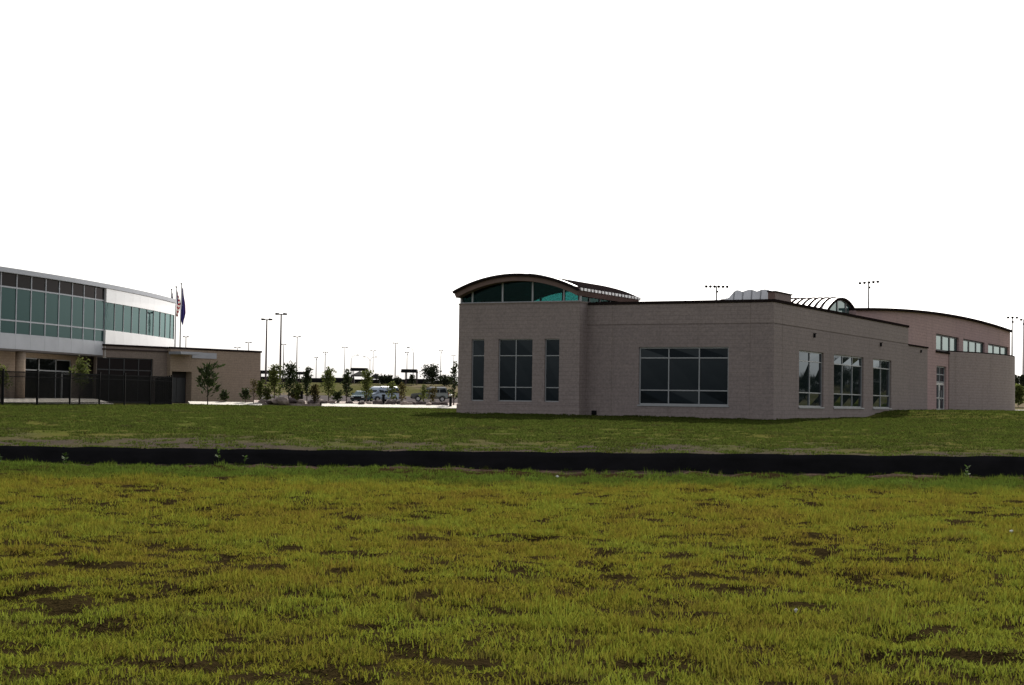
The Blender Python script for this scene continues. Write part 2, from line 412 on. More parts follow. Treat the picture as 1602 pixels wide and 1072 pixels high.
def spaced(segs):
    r = []
    for a, b, st in segs:
        n = max(1, int(round((b - a) / st))); r += [a + (b - a) * i / n for i in range(n)]
    r.append(segs[-1][1]); return r
ys = spaced([(-400, -60, 60), (-60, 5, 8), (5, 7, .5), (7, 24, .11), (24, 38.6, .16), (38.6, 46, .35), (46, 80, .8), (80, 118, 1.0), (118, 190, 3), (190, 300, 5), (300, 400, 20), (400, 1000, 100), (1000, 8000, 1400)])
xs = spaced([(-6000, -800, 1300), (-800, -100, 70), (-100, -30, 5), (-30, -14, .5), (-14, 14, .12), (14, 60, .5), (60, 120, 5), (120, 800, 70), (800, 6000, 1300)])
gv = [(x, y, zt(x, y)) for y in ys for x in xs]
nx = len(xs); gf = [(j * nx + i, j * nx + i + 1, (j + 1) * nx + i + 1, (j + 1) * nx + i) for j in range(len(ys) - 1) for i in range(nx - 1)]
me = bpy.data.meshes.new('ground'); me.from_pydata(gv, [], gf); me.materials.append(M['ground'])
me.polygons.foreach_set('use_smooth', [True] * len(me.polygons)); me.update()
ground = bpy.data.objects.new('ground', me); COL.objects.link(ground); tag(ground, 'rolling lawn and open ground reaching to the horizon', kind='structure')

def sheet(name, quad, mat, lift, nu=30, nv=12, th=.0, label=None, lift2=None):
    """a sheet draped on the terrain over a plan quad (4 xy corners)"""
    a, b, c, d = [Vector(q) for q in quad]; vs = []; fs = []
    for j in range(nv + 1):
        for i in range(nu + 1):
            s, t = i / nu, j / nv
            p = (a * (1 - s) + b * s) * (1 - t) + (d * (1 - s) + c * s) * t
            vs.append((p.x, p.y, zt(p.x, p.y, False) + lift + ((lift2 - lift) * t if lift2 is not None else 0)))
    for j in range(nv):
        for i in range(nu): fs.append((j * (nu + 1) + i, j * (nu + 1) + i + 1, (j + 1) * (nu + 1) + i + 1, (j + 1) * (nu + 1) + i))
    if th:
        ring = [i for i in range(nu + 1)] + [j * (nu + 1) + nu for j in range(1, nv + 1)] + [nv * (nu + 1) + i for i in range(nu - 1, -1, -1)] + [j * (nu + 1) for j in range(nv - 1, 0, -1)]
        k = len(vs); vs += [(vs[i][0], vs[i][1], vs[i][2] - th) for i in ring]
        for q in range(len(ring)): r = (q + 1) % len(ring); fs.append((ring[q], ring[r], k + r, k + q))
    m = MB(); m.add(vs, fs); o = m.build(name, mat); tag(o, label, kind='structure'); return o
def gp(px, Y): return ((px - 801) / FPX * Y, Y)
sheet('parking_lot', [gp(395, 124), gp(735, 124), gp(760, 228), gp(330, 228)], 'asphalt', .03, 20, 30, label='grey asphalt parking lot behind the planting bed')
sheet('gravel_bed', [gp(398, 120.2), gp(712, 120.2), gp(722, 128), gp(398, 128)], 'gravel', .20, 40, 6, .25, 'pale gravel planting bed with boulders and saplings', .38)
sheet('kerb', [gp(505, 117.6), gp(716, 117.6), gp(716, 120.15), gp(505, 120.15)], 'kerb', .05, 40, 3, .25, 'pale concrete kerb apron in front of the gravel bed', .24)
sheet('pavement', [gp(300, 117.5), gp(412, 118.6), gp(410, 121), gp(296, 122.5)], 'concrete', .05, 20, 3, .25, 'concrete walk in front of the low block', .24)
sheet('plaza', [gp(-60, 103), gp(180, 112.0), gp(150, 126), gp(-60, 111)], 'concrete', .05, 20, 6, .25, 'pale concrete terrace inside the black metal fence', .34)
sheet('path', [FB.p(43, 5.2, 0).xy, FB.p(66, 13.5, 0).xy, FB.p(66, 10.5, 0).xy, FB.p(43, 2.4, 0).xy], 'asphalt', .04, 40, 6, .1, 'grey asphalt path curving past the round wall')
sheet('road', [gp(1584, 131), gp(1660, 131), gp(1660, 140), gp(1584, 140)], 'concrete', .05, 8, 6, .1, 'bright concrete drive at the right edge')

# ================================================================== library-like building on the right
LB = thing('masonry_building', 'long low brown masonry building with arched metal roofs and dark gridded windows', 'building', (CORNER[0], CORNER[1], .95))
ZB = .55                       # walls go a little into the ground
ZT = FA.z(1213, 471.5)         # parapet top
uP = 10.0                      # where the pavilion starts along face A
uB = FB.u(1421, 560)           # end of face B
ZG = FB.z(1216, 507)           # groove below the parapet band
# windows of face A and B from the photograph
def wrect(F, xl, xr, yt, yb, px=None, off=0.0):
    u = sorted((F.u(xl, 585, off), F.u(xr, 585, off))); pm = (xl + xr) / 2
    return u[0], u[1], F.z(pm, yb, off), F.z(pm, yt, off)
wa = wrect(FA, 999, 1139.5, 543, 634)
wbs = [wrect(FB, 1250, 1288.5, 549, 638), wrect(FB, 1304.5, 1351, 556, 638.5), wrect(FB, 1366, 1394.5, 562.5, 639.5)]
zwt = wa[3]; zwb = wa[2]
wbs = [(a, b, zwb, zwt - .02) for a, b, c, d in wbs]
TH = .35
m = wall(FA, TH, uP - .0, ZB, ZG - .03, TH, [wa]); m.build('wall', 'wall', LB)
m = wall(FA, TH, uP, ZG + .03, ZT, TH); m.build('wall', 'wall_band', LB)
m = wall(FA, TH, uP, ZG - .029, ZG + .029, TH - .05); m.v = [tuple(Vector(v) - Vector((NA[0], NA[1], 0)) * .035) for v in m.v]; m.build('groove', 'wall', LB)
m = wall(FB, 0, uB, ZB, ZG - .03, TH, wbs); m.build('wall', 'wall', LB)
m = wall(FB, 0, uB, ZG + .03, ZT, TH); m.build('wall', 'wall_band', LB)
m = wall(FB, .036, uB - .002, ZG - .029, ZG + .029, TH - .05); m.v = [tuple(Vector(v) - Vector((NB[0], NB[1], 0)) * .035) for v in m.v]; m.build('groove', 'wall', LB)
# far end and rear of the main block, roof deck, coping
m = MB(); m.fbox(FB, uB - TH, uB - .003, -TH - .003, -16, ZB, ZT - .002); m.build('wall', 'wall', LB)
m = MB(); m.fbox(FB, .4, uB - TH, -16, -15.65, ZB, ZT - .002); m.build('wall', 'wall', LB)
m = MB(); m.fbox(FB, .36, uB - TH - .003, -TH - .003, -15.6, ZT - .75, ZT - .6); m.build('roof', 'seam', LB)
m = MB(); m.fbox(FA, .451, uP - .05, .05, -.40, ZT - .03, ZT + .11); m.fbox(FB, -.045, uB + .045, .05, -.45, ZT - .029, ZT + .112)
m.fbox(FB, uB - .40, uB + .044, -.451, -16, ZT, ZT + .111)
m.build('coping', 'coping', LB)
# dark room behind the window glass
u1 = wa[0]
uw = [wa[0] + (wa[1] - wa[0]) * k for k in (.327, .667)]
zc = [FA.z(1070, 611), FA.z(1070, 560)]
window(LB, FA, *wa, uw, zc, rec=.10, fmat='alu')
for k, w in enumerate(wbs):
    n = (2, 3, 2)[k]
    cuts = [w[0] + (w[1] - w[0]) * q / n for q in range(1, n)]
    window(LB, FB, *w, cuts, zc, rec=.10, fmat='alu', wob=.016)
# sills
for F, w in [(FA, wa)] + [(FB, w) for w in wbs]:
    m = MB(); m.fbox(F, w[0] - .05, w[1] + .05, .05, -.10, w[2] - .07, w[2] - .002); m.build('sill', 'alu', LB)
# wall lamps on face B
for px, py in ((1273, 526), (1377, 540)):
    u, z = FB.uz(px, py); m = MB(); m.fbox(FB, u - .05, u + .05, .0, .10, z - .08, z + .12); m.fbox(FB, u - .07, u + .07, .0, .15, z + .121, z + .15)
    m.build('wall_lamp', 'black_metal', LB)
u, z = FA.uz(930, 646); m = MB(); m.fbox(FA, u - .12, u + .12, .0, .1, z - .1, z + .12); m.build('hose_box', 'black_metal', LB)
# panel joints: thin vertical control joints in face A and B
for F, us in ((FA, (1.2, 8.6)), (FB, (1.3, 6.9, 7.4, 12.6, 13.4, 20.5))):
    for u in us:
        if any(w[0] - .1 < u < w[1] + .1 for w in ([wa] if F is FA else wbs)): continue
        for za, zb in ((ZB, ZG - .031), (ZG + .031, ZT - .01)):
            m = MB(); m.fbox(F, u - .008, u + .008, .004, -.02, za, zb); m.build('joint', 'wall_grey', LB)

# ---------------------------------------------------------------- pavilion with the big barrel vault
oP = FA.p(uP, .9, 0); FP = Frame(oP.xy, DA, NA)
LP_ = FP.u(717, 560); ZP = FP.z(800, 475.5); DEPTH = 7.2
pw = [wrect(FP, 737, 757, 531, 627), wrect(FP, 779, 832.5, 531, 628), wrect(FP, 851.5, 874.5, 530, 629)]
zt_, zb_ = FP.z(805, 530.5), FP.z(805, 628)
pw = [(a, b, zb_, zt_) for a, b, c, d in pw]
ZPL = FP.z(800, 633)
m = wall(FP, 0, LP_, ZPL, ZP, TH, pw); m.build('wall', 'wall_band', LB)
m = wall(FP, -.04, LP_ + .04, ZB, ZPL - .01, TH + .04); m.v = [tuple(Vector(v) + Vector((NA[0], NA[1], 0)) * .04) for v in m.v]; m.build('plinth', 'wall_band', LB)
FPR = Frame(FP.p(0, -.002, 0).xy, (-NA[0], -NA[1]), (-DA[0], -DA[1]))   # right return
m = wall(FPR, TH, DEPTH, ZB, ZP - .002, .34); m.build('wall', 'wall', LB)
FPL = Frame(FP.p(LP_, -.002, 0).xy, (-NA[0], -NA[1]), DA)
m = wall(FPL, TH, DEPTH, ZB, ZP - .002, .34); m.build('wall', 'wall', LB)
m = MB(); m.fbox(FP, .36, LP_ - .36, -DEPTH + .35, -DEPTH + .01, ZB, ZP - .002); m.build('wall', 'wall', LB)
m = MB(); m.fbox(FP, .36, LP_ - .36, -TH - .003, -DEPTH + .4, ZB + .6, ZB + .7); m.build('floor_slab', 'dark', LB)
for k, w in enumerate(pw):
    cuts = [(w[0] + w[1]) / 2] if k == 1 else []
    window(LB, FP, *w, cuts, [FP.z(805, 606), FP.z(805, 556.5)], rec=.10, fw=.05, mw=.045, fmat='alu')
m = MB(); m.fbox(FP, -.03, LP_ + .03, .03, -.32, ZP + .001, ZP + .07); m.build('ledge', 'wall_grey', LB)
m = MB(); m.fbox(FPR, .33, DEPTH, .03, -.32, ZP + .002, ZP + .068); m.fbox(FPL, .33, DEPTH, .03, -.32, ZP + .002, ZP + .068); m.build('ledge', 'wall_grey', LB)

def arc(u0, u1, ze, zp, n):
    c = (u0 + u1) / 2; a = (u1 - u0) / 2; h = zp - ze; r = (a * a + h * h) / (2 * h); zc = zp - r
    th = math.asin(a / r)
    return [(c + r * math.sin(-th + 2 * th * i / n), zc + r * math.cos(-th + 2 * th * i / n)) for i in range(n + 1)], (c, zc, r, th)
def vault(parent, F, u0, u1, ze, zp, o0, o1, th, roofmat, facmat, seam, seamw, seamh, seammat, edgemat):
    n = 28
    top, (c, zc, r, ang) = arc(u0, u1, ze, zp, n)
    def rad(k, rr): a = -ang + 2 * ang * k / n; return (c + rr * math.sin(a), zc + rr * math.cos(a))
    inn = [rad(k, r - th) for k in range(n + 1)]; mid = [rad(k, r - .06) for k in range(n + 1)]
    def shell(pa, pb, oa, ob):
        m = MB()
        for k in range(n):
            a, b, d, e = pb[k], pb[k + 1], pa[k + 1], pa[k]
            m.add([F.p(q[0], o, q[1]) for o in (oa, ob) for q in (a, b, d, e)],
                  [(0, 1, 2, 3), (7, 6, 5, 4), (3, 2, 6, 7), (1, 0, 4, 5)] + ([(0, 3, 7, 4)] if k == 0 else []) + ([(2, 1, 5, 6)] if k == n - 1 else []))
        # weld
        key = {}; nv = []; mp = []
        for v in m.v:
            kk = tuple(round(x, 4) for x in v)
            if kk not in key: key[kk] = len(nv); nv.append(v)
            mp.append(key[kk])
        m.v = nv; m.f = [tuple(mp[i] for i in f) for f in m.f]; return m
    shell(mid, inn, o0, o1).build('soffit', facmat, parent)
    roof = shell([rad(k, r) for k in range(n + 1)], [rad(k, r - .058) for k in range(n + 1)], o0 + .05, o1 - .05).build('roof', roofmat, parent)
    shell([rad(k, r + .035) for k in range(n + 1)], [rad(k, r - .10) for k in range(n + 1)], o0 + .13, o0 + .051).build('edge_trim', edgemat, parent)
    shell([rad(k, r + .035) for k in range(n + 1)], [rad(k, r - .10) for k in range(n + 1)], o1 - .051, o1 - .13).build('edge_trim', edgemat, parent)
    L = abs(o1 - o0); q = int(L / seam)
    for i in range(1, q):
        o = o0 - L * i / q
        shell([rad(k, r + seamh) for k in range(n + 1)], [rad(k, r - .01) for k in range(n + 1)], o + seamw / 2, o - seamw / 2).build('seam', seammat, roof)
    return (c, zc, r, ang, q, L, roof)
ZE = FP.z(713, 457, .4) ; ZPK = FP.z(812, 429, .4)
cV, zcV, rV, angV, qV, LV, roofV = vault(LB, FP, -.14, LP_ + .12, ZE, ZPK, .4, -DEPTH - .1, .34, 'roof_brown', 'fascia', .42, .05, .05, 'seam', 'coping')
# white blocks standing in for sun glints along the right eave, between the seams
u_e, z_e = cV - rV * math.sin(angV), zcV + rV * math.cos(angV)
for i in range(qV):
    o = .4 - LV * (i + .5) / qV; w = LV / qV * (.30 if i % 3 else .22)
    m = MB(); m.fbox(FP, u_e + .02, u_e - .05, o - w, o + w, z_e - .05, z_e + .085); m.build('eave_glint', 'white_trim', roofV)
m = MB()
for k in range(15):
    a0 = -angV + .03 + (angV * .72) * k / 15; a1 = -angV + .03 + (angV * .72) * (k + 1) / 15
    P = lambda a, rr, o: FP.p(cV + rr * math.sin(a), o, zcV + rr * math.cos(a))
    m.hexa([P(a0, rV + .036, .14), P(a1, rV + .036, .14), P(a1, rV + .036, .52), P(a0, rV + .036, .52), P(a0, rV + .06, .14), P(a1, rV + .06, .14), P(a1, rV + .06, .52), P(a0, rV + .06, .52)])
m.build('edge_highlight', 'white_trim', LB)  # white strip stands in for light caught on the arch edge
# clerestory glazing under the vault
def under(u): return zcV + math.sqrt(max(0, (rV - .34) ** 2 - (u - cV) ** 2)) + .03
def gable(F, ul, ur, cuts, off, parent, clr='glass_clear', fn=None, z0=0, fm='alu', mw=.09):
    fr = MB(); us = [ul] + sorted(cuts) + [ur]
    for u in us: fr.fbox(F, u - mw / 2, u + mw / 2, off + .04, off - .06, z0, max(z0 + .03, min(fn(u - mw / 2), fn(u + mw / 2))))
    fr.fbox(F, ul, ur, off + .038, off - .058, z0 - .02, z0 + .05)
    w = fr.build('clerestory_frame', fm, parent)
    for a, b in zip(us[:-1], us[1:]):
        n = 6; poly = [(a + .02, z0 + .03), (b - .02, z0 + .03)] + [(b - .02 + (a - b + .04) * i / n, fn(b - .02 + (a - b + .04) * i / n)) for i in range(n + 1)]
        if min(p[1] for p in poly[2:]) < z0 + .06: poly = [(u, max(z, z0 + .06)) if i > 1 else (u, z) for i, (u, z) in enumerate(poly)]
        g = MB(); g.prism(poly, F, off, off - .012); g.build('pane', clr, w)
    return w
cutsF = [FP.u(px, 465) for px in (738, 785, 832, 881)]
gable(FP, .06, LP_ - .06, cutsF, -.12, LB, fn=under, z0=ZP + .07)
gable(FP, .06, LP_ - .06, [1.4, 2.9, 4.4, 5.8], -DEPTH + .25, LB, fn=under, z0=ZP + .07)
zside = lambda u: zcV + math.sqrt((rV - .34) ** 2 - (cV - .12) ** 2) + .02
gable(FPR, .15, DEPTH - .3, [1.3, 2.6, 3.9, 5.2], -.12, LB, fn=zside, z0=ZP + .07, fm='alu_dark', mw=.12)
gable(FPL, .15, DEPTH - .3, [1.3, 2.6, 3.9, 5.2], -.12, LB, fn=zside, z0=ZP + .07, fm='alu_dark', mw=.12)
u, z = FP.uz(905, 646)
# ---------------------------------------------------------------- hall with the gently arched wall
FU = Frame(FB.p(0, -1.75, 0).xy, DB, NB)
pts = [(FU.u(px, py), FU.z(px, py)) for px, py in ((1339, 488.5), (1370, 485.5), (1400, 485), (1430, 487), (1460, 491), (1490, 497), (1520, 504.5), (1550, 511.5), (1580.5, 518.5))]
cf = np.polyfit([p[0] for p in pts], [p[1] for p in pts], 2)
topU = lambda u: float(np.polyval(cf, u))
u0, u1 = pts[0][0], pts[-1][0]
br = [u0 + (u1 - u0) * i / 40 for i in range(41)]
groups = [(1464.5, 1500), (1507, 1540.5), (1546, 1578)]
zw1 = FU.z(1466, 522); zw0 = FU.z(1466, 548) - .02
gu = [(FU.u(a, 540), FU.u(b, 545), zw0, zw1) for a, b in groups]
du = (FU.u(1465, 600), FU.u(1480.5, 600)); zdb = FU.z(1472, 643.5); zdt = FU.z(1472, 573)
m = wall(FU, u0, u1, ZB, 9.0, .4, gu + [(du[0], du[1], zdb, zdt)], topU, br); m.build('wall', 'wall_pink', LB)
m = MB()
for a, b in zip(br[:-1], br[1:]):
    za, zb2 = topU(a), topU(b)
    m.add([FU.p(a, .22, za + .0), FU.p(b, .22, zb2), FU.p(b, -.6, zb2), FU.p(a, -.6, za), FU.p(a, .22, za + .16), FU.p(b, .22, zb2 + .16), FU.p(b, -.6, zb2 + .16), FU.p(a, -.6, za + .16)],
          [(0, 3, 2, 1), (4, 5, 6, 7), (0, 1, 5, 4), (2, 3, 7, 6)] + ([(3, 0, 4, 7)] if a == br[0] else []) + ([(1, 2, 6, 5)] if b == br[-1] else []))
m.build('coping', 'coping', LB)
m = MB()
for a, b in zip(br[:-1], br[1:]):
    m.add([FU.p(a, -.61, topU(a) + .05), FU.p(b, -.61, topU(b) + .05), FU.p(b, -20, topU(b) + .05), FU.p(a, -20, topU(a) + .05)], [(0, 1, 2, 3)])
m.build('roof', 'roof_brown', LB, smooth=True)
m = MB(); m.fbox(FU, u1 - .35, u1 - .003, -.403, -20, ZB, topU(u1) - .01); m.build('wall', 'wall_pink', LB)
m = MB(); m.fbox(FU, u0 + .003, u0 + .35, -.403, -20, ZB, topU(u0) - .01); m.build('wall', 'wall_pink', LB)
m = MB(); m.fbox(FU, u0 + .36, u1 - .36, -20, -19.7, ZB, topU(u0) - .3); m.build('wall', 'wall_pink', LB)
for g in gu:
    window(LB, FU, *g, [g[0] + (g[1] - g[0]) / 3, g[0] + (g[1] - g[0]) * 2 / 3], [], rec=.14, fw=.12, mw=.28, fmat='alu_dark', gmat='glass_pale')
    m = MB(); m.fbox(FU, g[0] - .15, g[1] + .15, .10, -.10, g[2] - .14, g[2] - .003); m.build('sill', 'coping', LB)
# glazed entrance: transom window and double door
zdm = FU.z(1472, 599)
window(LB, FU, du[0] + .003, du[1] - .003, zdm + .01, zdt - .003, [(du[0] + du[1]) / 2], [zdm + (zdt - zdm) * .5], rec=.14, fw=.09, mw=.07, fmat='alu')
for k in (0, 1):
    a = du[0] + .01 + (du[1] - du[0] - .02) * k / 2; b = a + (du[1] - du[0] - .02) / 2 - .004
    d = window(LB, FU, a, b, zdb + .02, zdm - .005, [], [zdb + .95], rec=.14, fw=.16, mw=.07, fmat='white_trim', gmat='glass', name='door')
    hm = MB(); hu = b - .25 if k == 0 else a + .25
    hm.tube([FU.p(hu, -.06, zdb + .8), FU.p(hu, -.06, zdb + 1.5)], [.02, .02], 6); hm.build('handle', 'alu', d)
m = MB(); m.fbox(FU, du[0] - .3, du[1] + .4, 1.9, .0, zdb - .5, zdb - .002); m.build('doorstep', 'concrete', LB)
# link wall between the wing and the hall
FLk = Frame(FB.p(0, -.55, 0).xy, DB, NB); ul = FLk.u(1451, 590); zl = FLk.z(1436, 543)
m = wall(FLk, uB + .003, ul, ZB, zl, TH); m.build('wall', 'wall', LB)
m = MB(); m.fbox(FLk, uB + .05, ul + .06, .06, -.45, zl, zl + .10); m.build('coping', 'coping', LB)
m = MB(); m.fbox(FLk, ul - .35, ul - .003, -TH - .003, -1.19, ZB, zl - .002); m.build('wall', 'wall', LB)
m = MB(); m.fbox(FLk, uB + .003, ul - .353, -TH - .003, -1.19, zl - .3, zl - .2); m.build('roof', 'seam', LB)
u, z = FLk.uz(1440, 550); m = MB(); m.fbox(FLk, u - .05, u + .05, 0, .10, z - .08, z + .1); m.build('wall_lamp', 'black_metal', LB)
# round lower wall in front of the hall
class ArcF:
    def __init__(s, pts):
        s.P = [Vector(p) for p in pts]; s.c = [0.0]
        for a, b in zip(s.P[:-1], s.P[1:]): s.c.append(s.c[-1] + (b - a).length)
        s.L = s.c[-1]
    def at(s, u):
        i = 0
        while i < len(s.P) - 2 and s.c[i + 1] < u: i += 1
        t = (u - s.c[i]) / (s.c[i + 1] - s.c[i]); return s.P[i].lerp(s.P[i + 1], t), i, t
    def p(s, u, off, z):
        q, i, t = s.at(u)
        def tn(k): k = max(0, min(len(s.P) - 2, k)); return (s.P[k + 1] - s.P[k]).normalized()
        d = (tn(i) * (1 - abs(t - .5)) + (tn(i + 1) if t > .5 else tn(i - 1)) * abs(t - .5)).normalized()
        n = Vector((d.y, -d.x)); return Vector((q.x + n.x * off, q.y + n.y * off, z))
pA = FU.p(FU.u(1485, 600, .06) , .06, 0).xy; pB = Vector((39.0, 125.8)); pE = FU.p(u1 - .4, .05, 0).xy
def bez(a, b, c, n): return [a * (1 - t) ** 2 + b * 2 * t * (1 - t) + c * t * t for t in [i / n for i in range(n + 1)]]
mid = (pA + pB) / 2 + Vector((.9, -.6))
curve = bez(pA, mid, pB, 14) + bez(pB, pB + (pB - mid).normalized() * 3.4, pE, 10)[1:]
AL = ArcF(curve); zL = 1.6 + (hor(1487) - 550) / FPX * 117.5
m = wall(AL, 0, AL.L, ZB, zL, .3, ubreaks=AL.c); m.build('wall', 'wall_round', LB)
m = wall(AL, 0, AL.L, zL + .001, zL + .08, .38, ubreaks=AL.c)
m.build('coping', 'coping', LB)
m = MB(); k = len(curve)
m.add([(p.x, p.y, zL - .25) for p in curve] , [tuple(range(k))]); m.build('roof', 'seam', LB)

# ---------------------------------------------------------------- small light barrel vault with glazed end
FS = Frame(FB.p(0, -2.2, 0).xy, DB, NB)
us0, us1 = FS.u(1291, 485), FS.u(1338.5, 485); zs0, zs1 = FS.z(1315, 490), FS.z(1311, 466)
m = MB(); m.fbox(FS, us0 + .15, us1 - .15, -.1, -7.4, ZT - .6, zs0 - .1); m.build('curb_wall', 'fascia', LB)
cS, zcS, rS, aS, qS, LS, roofS = vault(LB, FS, us0, us1, zs0, zs1, .06, -7.6, .16, 'roof_light', 'pole_grey', .40, .07, .08, 'seam', 'coping')  # dark seam colour holds the shade on the rib sides
FS2 = FS
def underS(u): return zcS + math.sqrt(max(0, (rS - .16) ** 2 - (u - cS) ** 2)) + .02
gable(FS, us0 + .3, us1 - .3, [us0 + (us1 - us0) * k for k in (.36, .64)], .02, LB, clr='glass_pale', fn=underS, z0=zs0 - .25, fm='pole_grey', mw=.16)

# ---------------------------------------------------------------- rooftop housing
FH = Frame(FA.p(0, -3.6, 0).xy, DA, NA)
uh0, uh1 = FH.u(1201, 465), FH.u(1131, 465); zh = FH.z(1165, 455)
RH = thing('rooftop_unit', 'pale grey metal rooftop housing with lumpy top and brown side screen', 'rooftop unit', tuple(FH.p((uh0 + uh1) / 2, -1.2, ZT - .6)))
m = MB(); n = 24
prof_ = []
for i in range(n + 1):
    u = uh0 + (uh1 - uh0) * i / n; t = i / n
    zt2 = zh + .10 * abs(math.sin(t * math.pi * 3.1 + .4)) - .38 * smooth(.72, 1.0, t) - .02
    prof_.append((u, zt2))
for i in range(n):
    (a, za), (b, zb2) = prof_[i], prof_[i + 1]
    sh = .35
    m.add([FH.p(a, 0, ZT - .6), FH.p(b, 0, ZT - .6), FH.p(b, -sh, zb2), FH.p(a, -sh, za), FH.p(b, -2.4, zb2), FH.p(a, -2.4, za), FH.p(b, -2.7, ZT - .6), FH.p(a, -2.7, ZT - .6)],
          [(0, 1, 2, 3), (3, 2, 4, 5), (5, 4, 6, 7)] + ([(0, 3, 5, 7)] if i == 0 else []) + ([(1, 6, 4, 2)] if i == n - 1 else []))
m.build('housing', 'roof_light', RH)
for k in range(1, 5):
    u = uh0 + (uh1 - uh0) * k / 5; m = MB(); zz = float(np.interp(u, [p[0] for p in prof_], [p[1] for p in prof_]))
    m.add([FH.p(u - .02, .02, ZT - .6), FH.p(u + .02, .02, ZT - .6), FH.p(u + .02, -.33, zz), FH.p(u - .02, -.33, zz), FH.p(u - .02, .05, ZT - .6), FH.p(u + .02, .05, ZT - .6), FH.p(u + .02, -.30, zz), FH.p(u - .02, -.30, zz)],
          [(4, 5, 6, 7), (0, 4, 7, 3), (1, 2, 6, 5)]); m.build('rib', 'alu', RH)
m = MB(); m.fbox(FH, uh0 - .02, uh0 - .4, .02, -2.6, ZT - .6, zh - .10); m.build('side_screen', 'fascia', RH)
m = MB(); m.fbox(FH, uh0 + .02, uh0 - .46, .08, -2.68, zh - .099, zh - .04); m.build('screen_cap', 'coping', RH)

# ================================================================== curved glass building on the left
class CurveF:
    def __init__(s):
        s.P = []; x, y = -35.8, 112.5; ds = .25
        q = Vector((x, y)); back = []
        for k in range(1, 49):
            a = R(15.5 + 15 * k * ds / 34.5); q = q - Vector((math.sin(a), math.cos(a))) * ds; back.append(q.copy())
        s.s0 = -48 * ds; s.P = back[::-1] + [Vector((x, y))]; q = Vector((x, y))
        for k in range(int(36 / ds)):
            a = R(15.5 - 15 * k * ds / 34.5); q = q + Vector((math.sin(a), math.cos(a))) * ds; s.P.append(q.copy())
        s.ds = ds
    def p(s, u, off, z):
        t = (u - s.s0) / s.ds; i = max(0, min(len(s.P) - 2, int(t))); q = s.P[i].lerp(s.P[i + 1], t - i)
        a = R(15.5 - 15 * u / 34.5); n = Vector((math.cos(a), -math.sin(a)))
        return Vector((q.x + n.x * off, q.y + n.y * off, z))
    def u(s, px, off=0.0):
        lo, hi = s.s0, 35.0
        for _ in range(40):
            mid = (lo + hi) / 2; q = s.p(mid, off, 0)
            if 801 + FPX * q.x / q.y < px: lo = mid
            else: hi = mid
        return lo
CF = CurveF()
GB = thing('curved_building', 'two-storey building with curved teal glass front, white panels and low tan block', 'building', tuple(CF.p(0, -2, 1.2)))
Z0, Z1, Z2, Z3, Z4, Z5 = 4.93, 5.93, 6.93, 9.27, 10.26, 10.60
sm = [CF.u(px) for px in (23, 46, 68.7, 89.8, 110.4, 128.6, 146.8, 161.2)]
st = np.mean(np.diff(sm)); sl = [sm[0] - st * k for k in range(5, 0, -1)] + sm
sr = [sm[-1]] + [CF.u(px) for px in (176, 190, 203, 215, 227, 237.3, 247.6, 256, 264, 269.5)]
def bay(a, b, z0, z1, mat, name, off=0.0, th=.08, gap=.0, parent=GB):
    m = MB(); m.hexa([CF.p(a + gap, off, z0), CF.p(b - gap, off, z0), CF.p(b - gap, off - th, z0), CF.p(a + gap, off - th, z0), CF.p(a + gap, off, z1), CF.p(b - gap, off, z1), CF.p(b - gap, off - th, z1), CF.p(a + gap, off - th, z1)])
    return m.build(name, mat, parent)
fr = MB()
for a in sl: fr.fbox(CF, a - .05, a + .05, .05, -.1, Z1, Z4 - .001)
for a, b in zip(sl[:-1], sl[1:]):
    for z in (Z1 + .04, Z2, Z3): fr.fbox(CF, a + .05, b - .05, .046, -.09, z - .05, z + .05)
curtain = fr.build('curtain_wall_frame', 'grey_metal', GB)
for a, b in zip(sl[:-1], sl[1:]):
    bay(a, b, Z0, Z1 - .012, 'grey_metal', 'panel', .06, .1, .008)  # white panels; grey colour holds the weaker sky reflection on this stretch
    bay(a, b, Z1, Z2, 'glass_teal', 'pane', 0, .03, .02, curtain); bay(a, b, Z2, Z3, 'glass_teal', 'pane', 0, .03, .02, curtain); bay(a, b, Z3, Z4, 'spandrel', 'pane', 0, .03, .02, curtain)
for a in sr[1:]:
    m = MB(); m.fbox(CF, a - .035, a + .035, .13, .0, Z2 + .04, 9.155); m.build('mullion', 'alu', GB)
for a, b in zip(sr[:-1], sr[1:]):
    bay(a, b, Z0 - .2, Z2 + .03, 'white_metal', 'panel', .18, .25, .004)
    bay(a, b, Z2 + .04, 9.15, 'glass_teal', 'pane', .08, .03, .02, curtain)
    bay(a, b, 9.16, Z4, 'white_metal', 'panel', .18, .25, .004)
m = MB()
full = sl + sr[1:]
for a, b in zip(full[:-1], full[1:]): m.fbox(CF, a, b, .30, -.5, Z4 + .001, Z5)
m.build('roof_edge', 'grey_metal', GB)
m = MB(); m.add([CF.p(a, -.3, Z4 + .1) for a in full] + [CF.p(a, -14, Z4 + .1) for a in full], [(i, i + 1, len(full) + i + 1, len(full) + i) for i in range(len(full) - 1)]); m.build('roof', 'seam', GB)
m = MB()
for a, b in zip(full[:-1], full[1:]): m.fbox(CF, a, b, -14, -13.7, 1.0, Z4)
m.build('rear_wall', 'wall_tan', GB)
m = MB(); m.fbox(CF, full[-1] - .3, full[-1] - .02, -.02, -13.7, 1.0, Z4); m.fbox(CF, full[0], full[0] + .3, -.12, -13.7, 1.0, Z4); m.build('end_wall', 'white_metal', GB)
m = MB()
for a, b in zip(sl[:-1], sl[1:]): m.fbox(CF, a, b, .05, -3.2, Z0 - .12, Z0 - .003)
m.build('overhang_soffit', 'ceiling', GB)
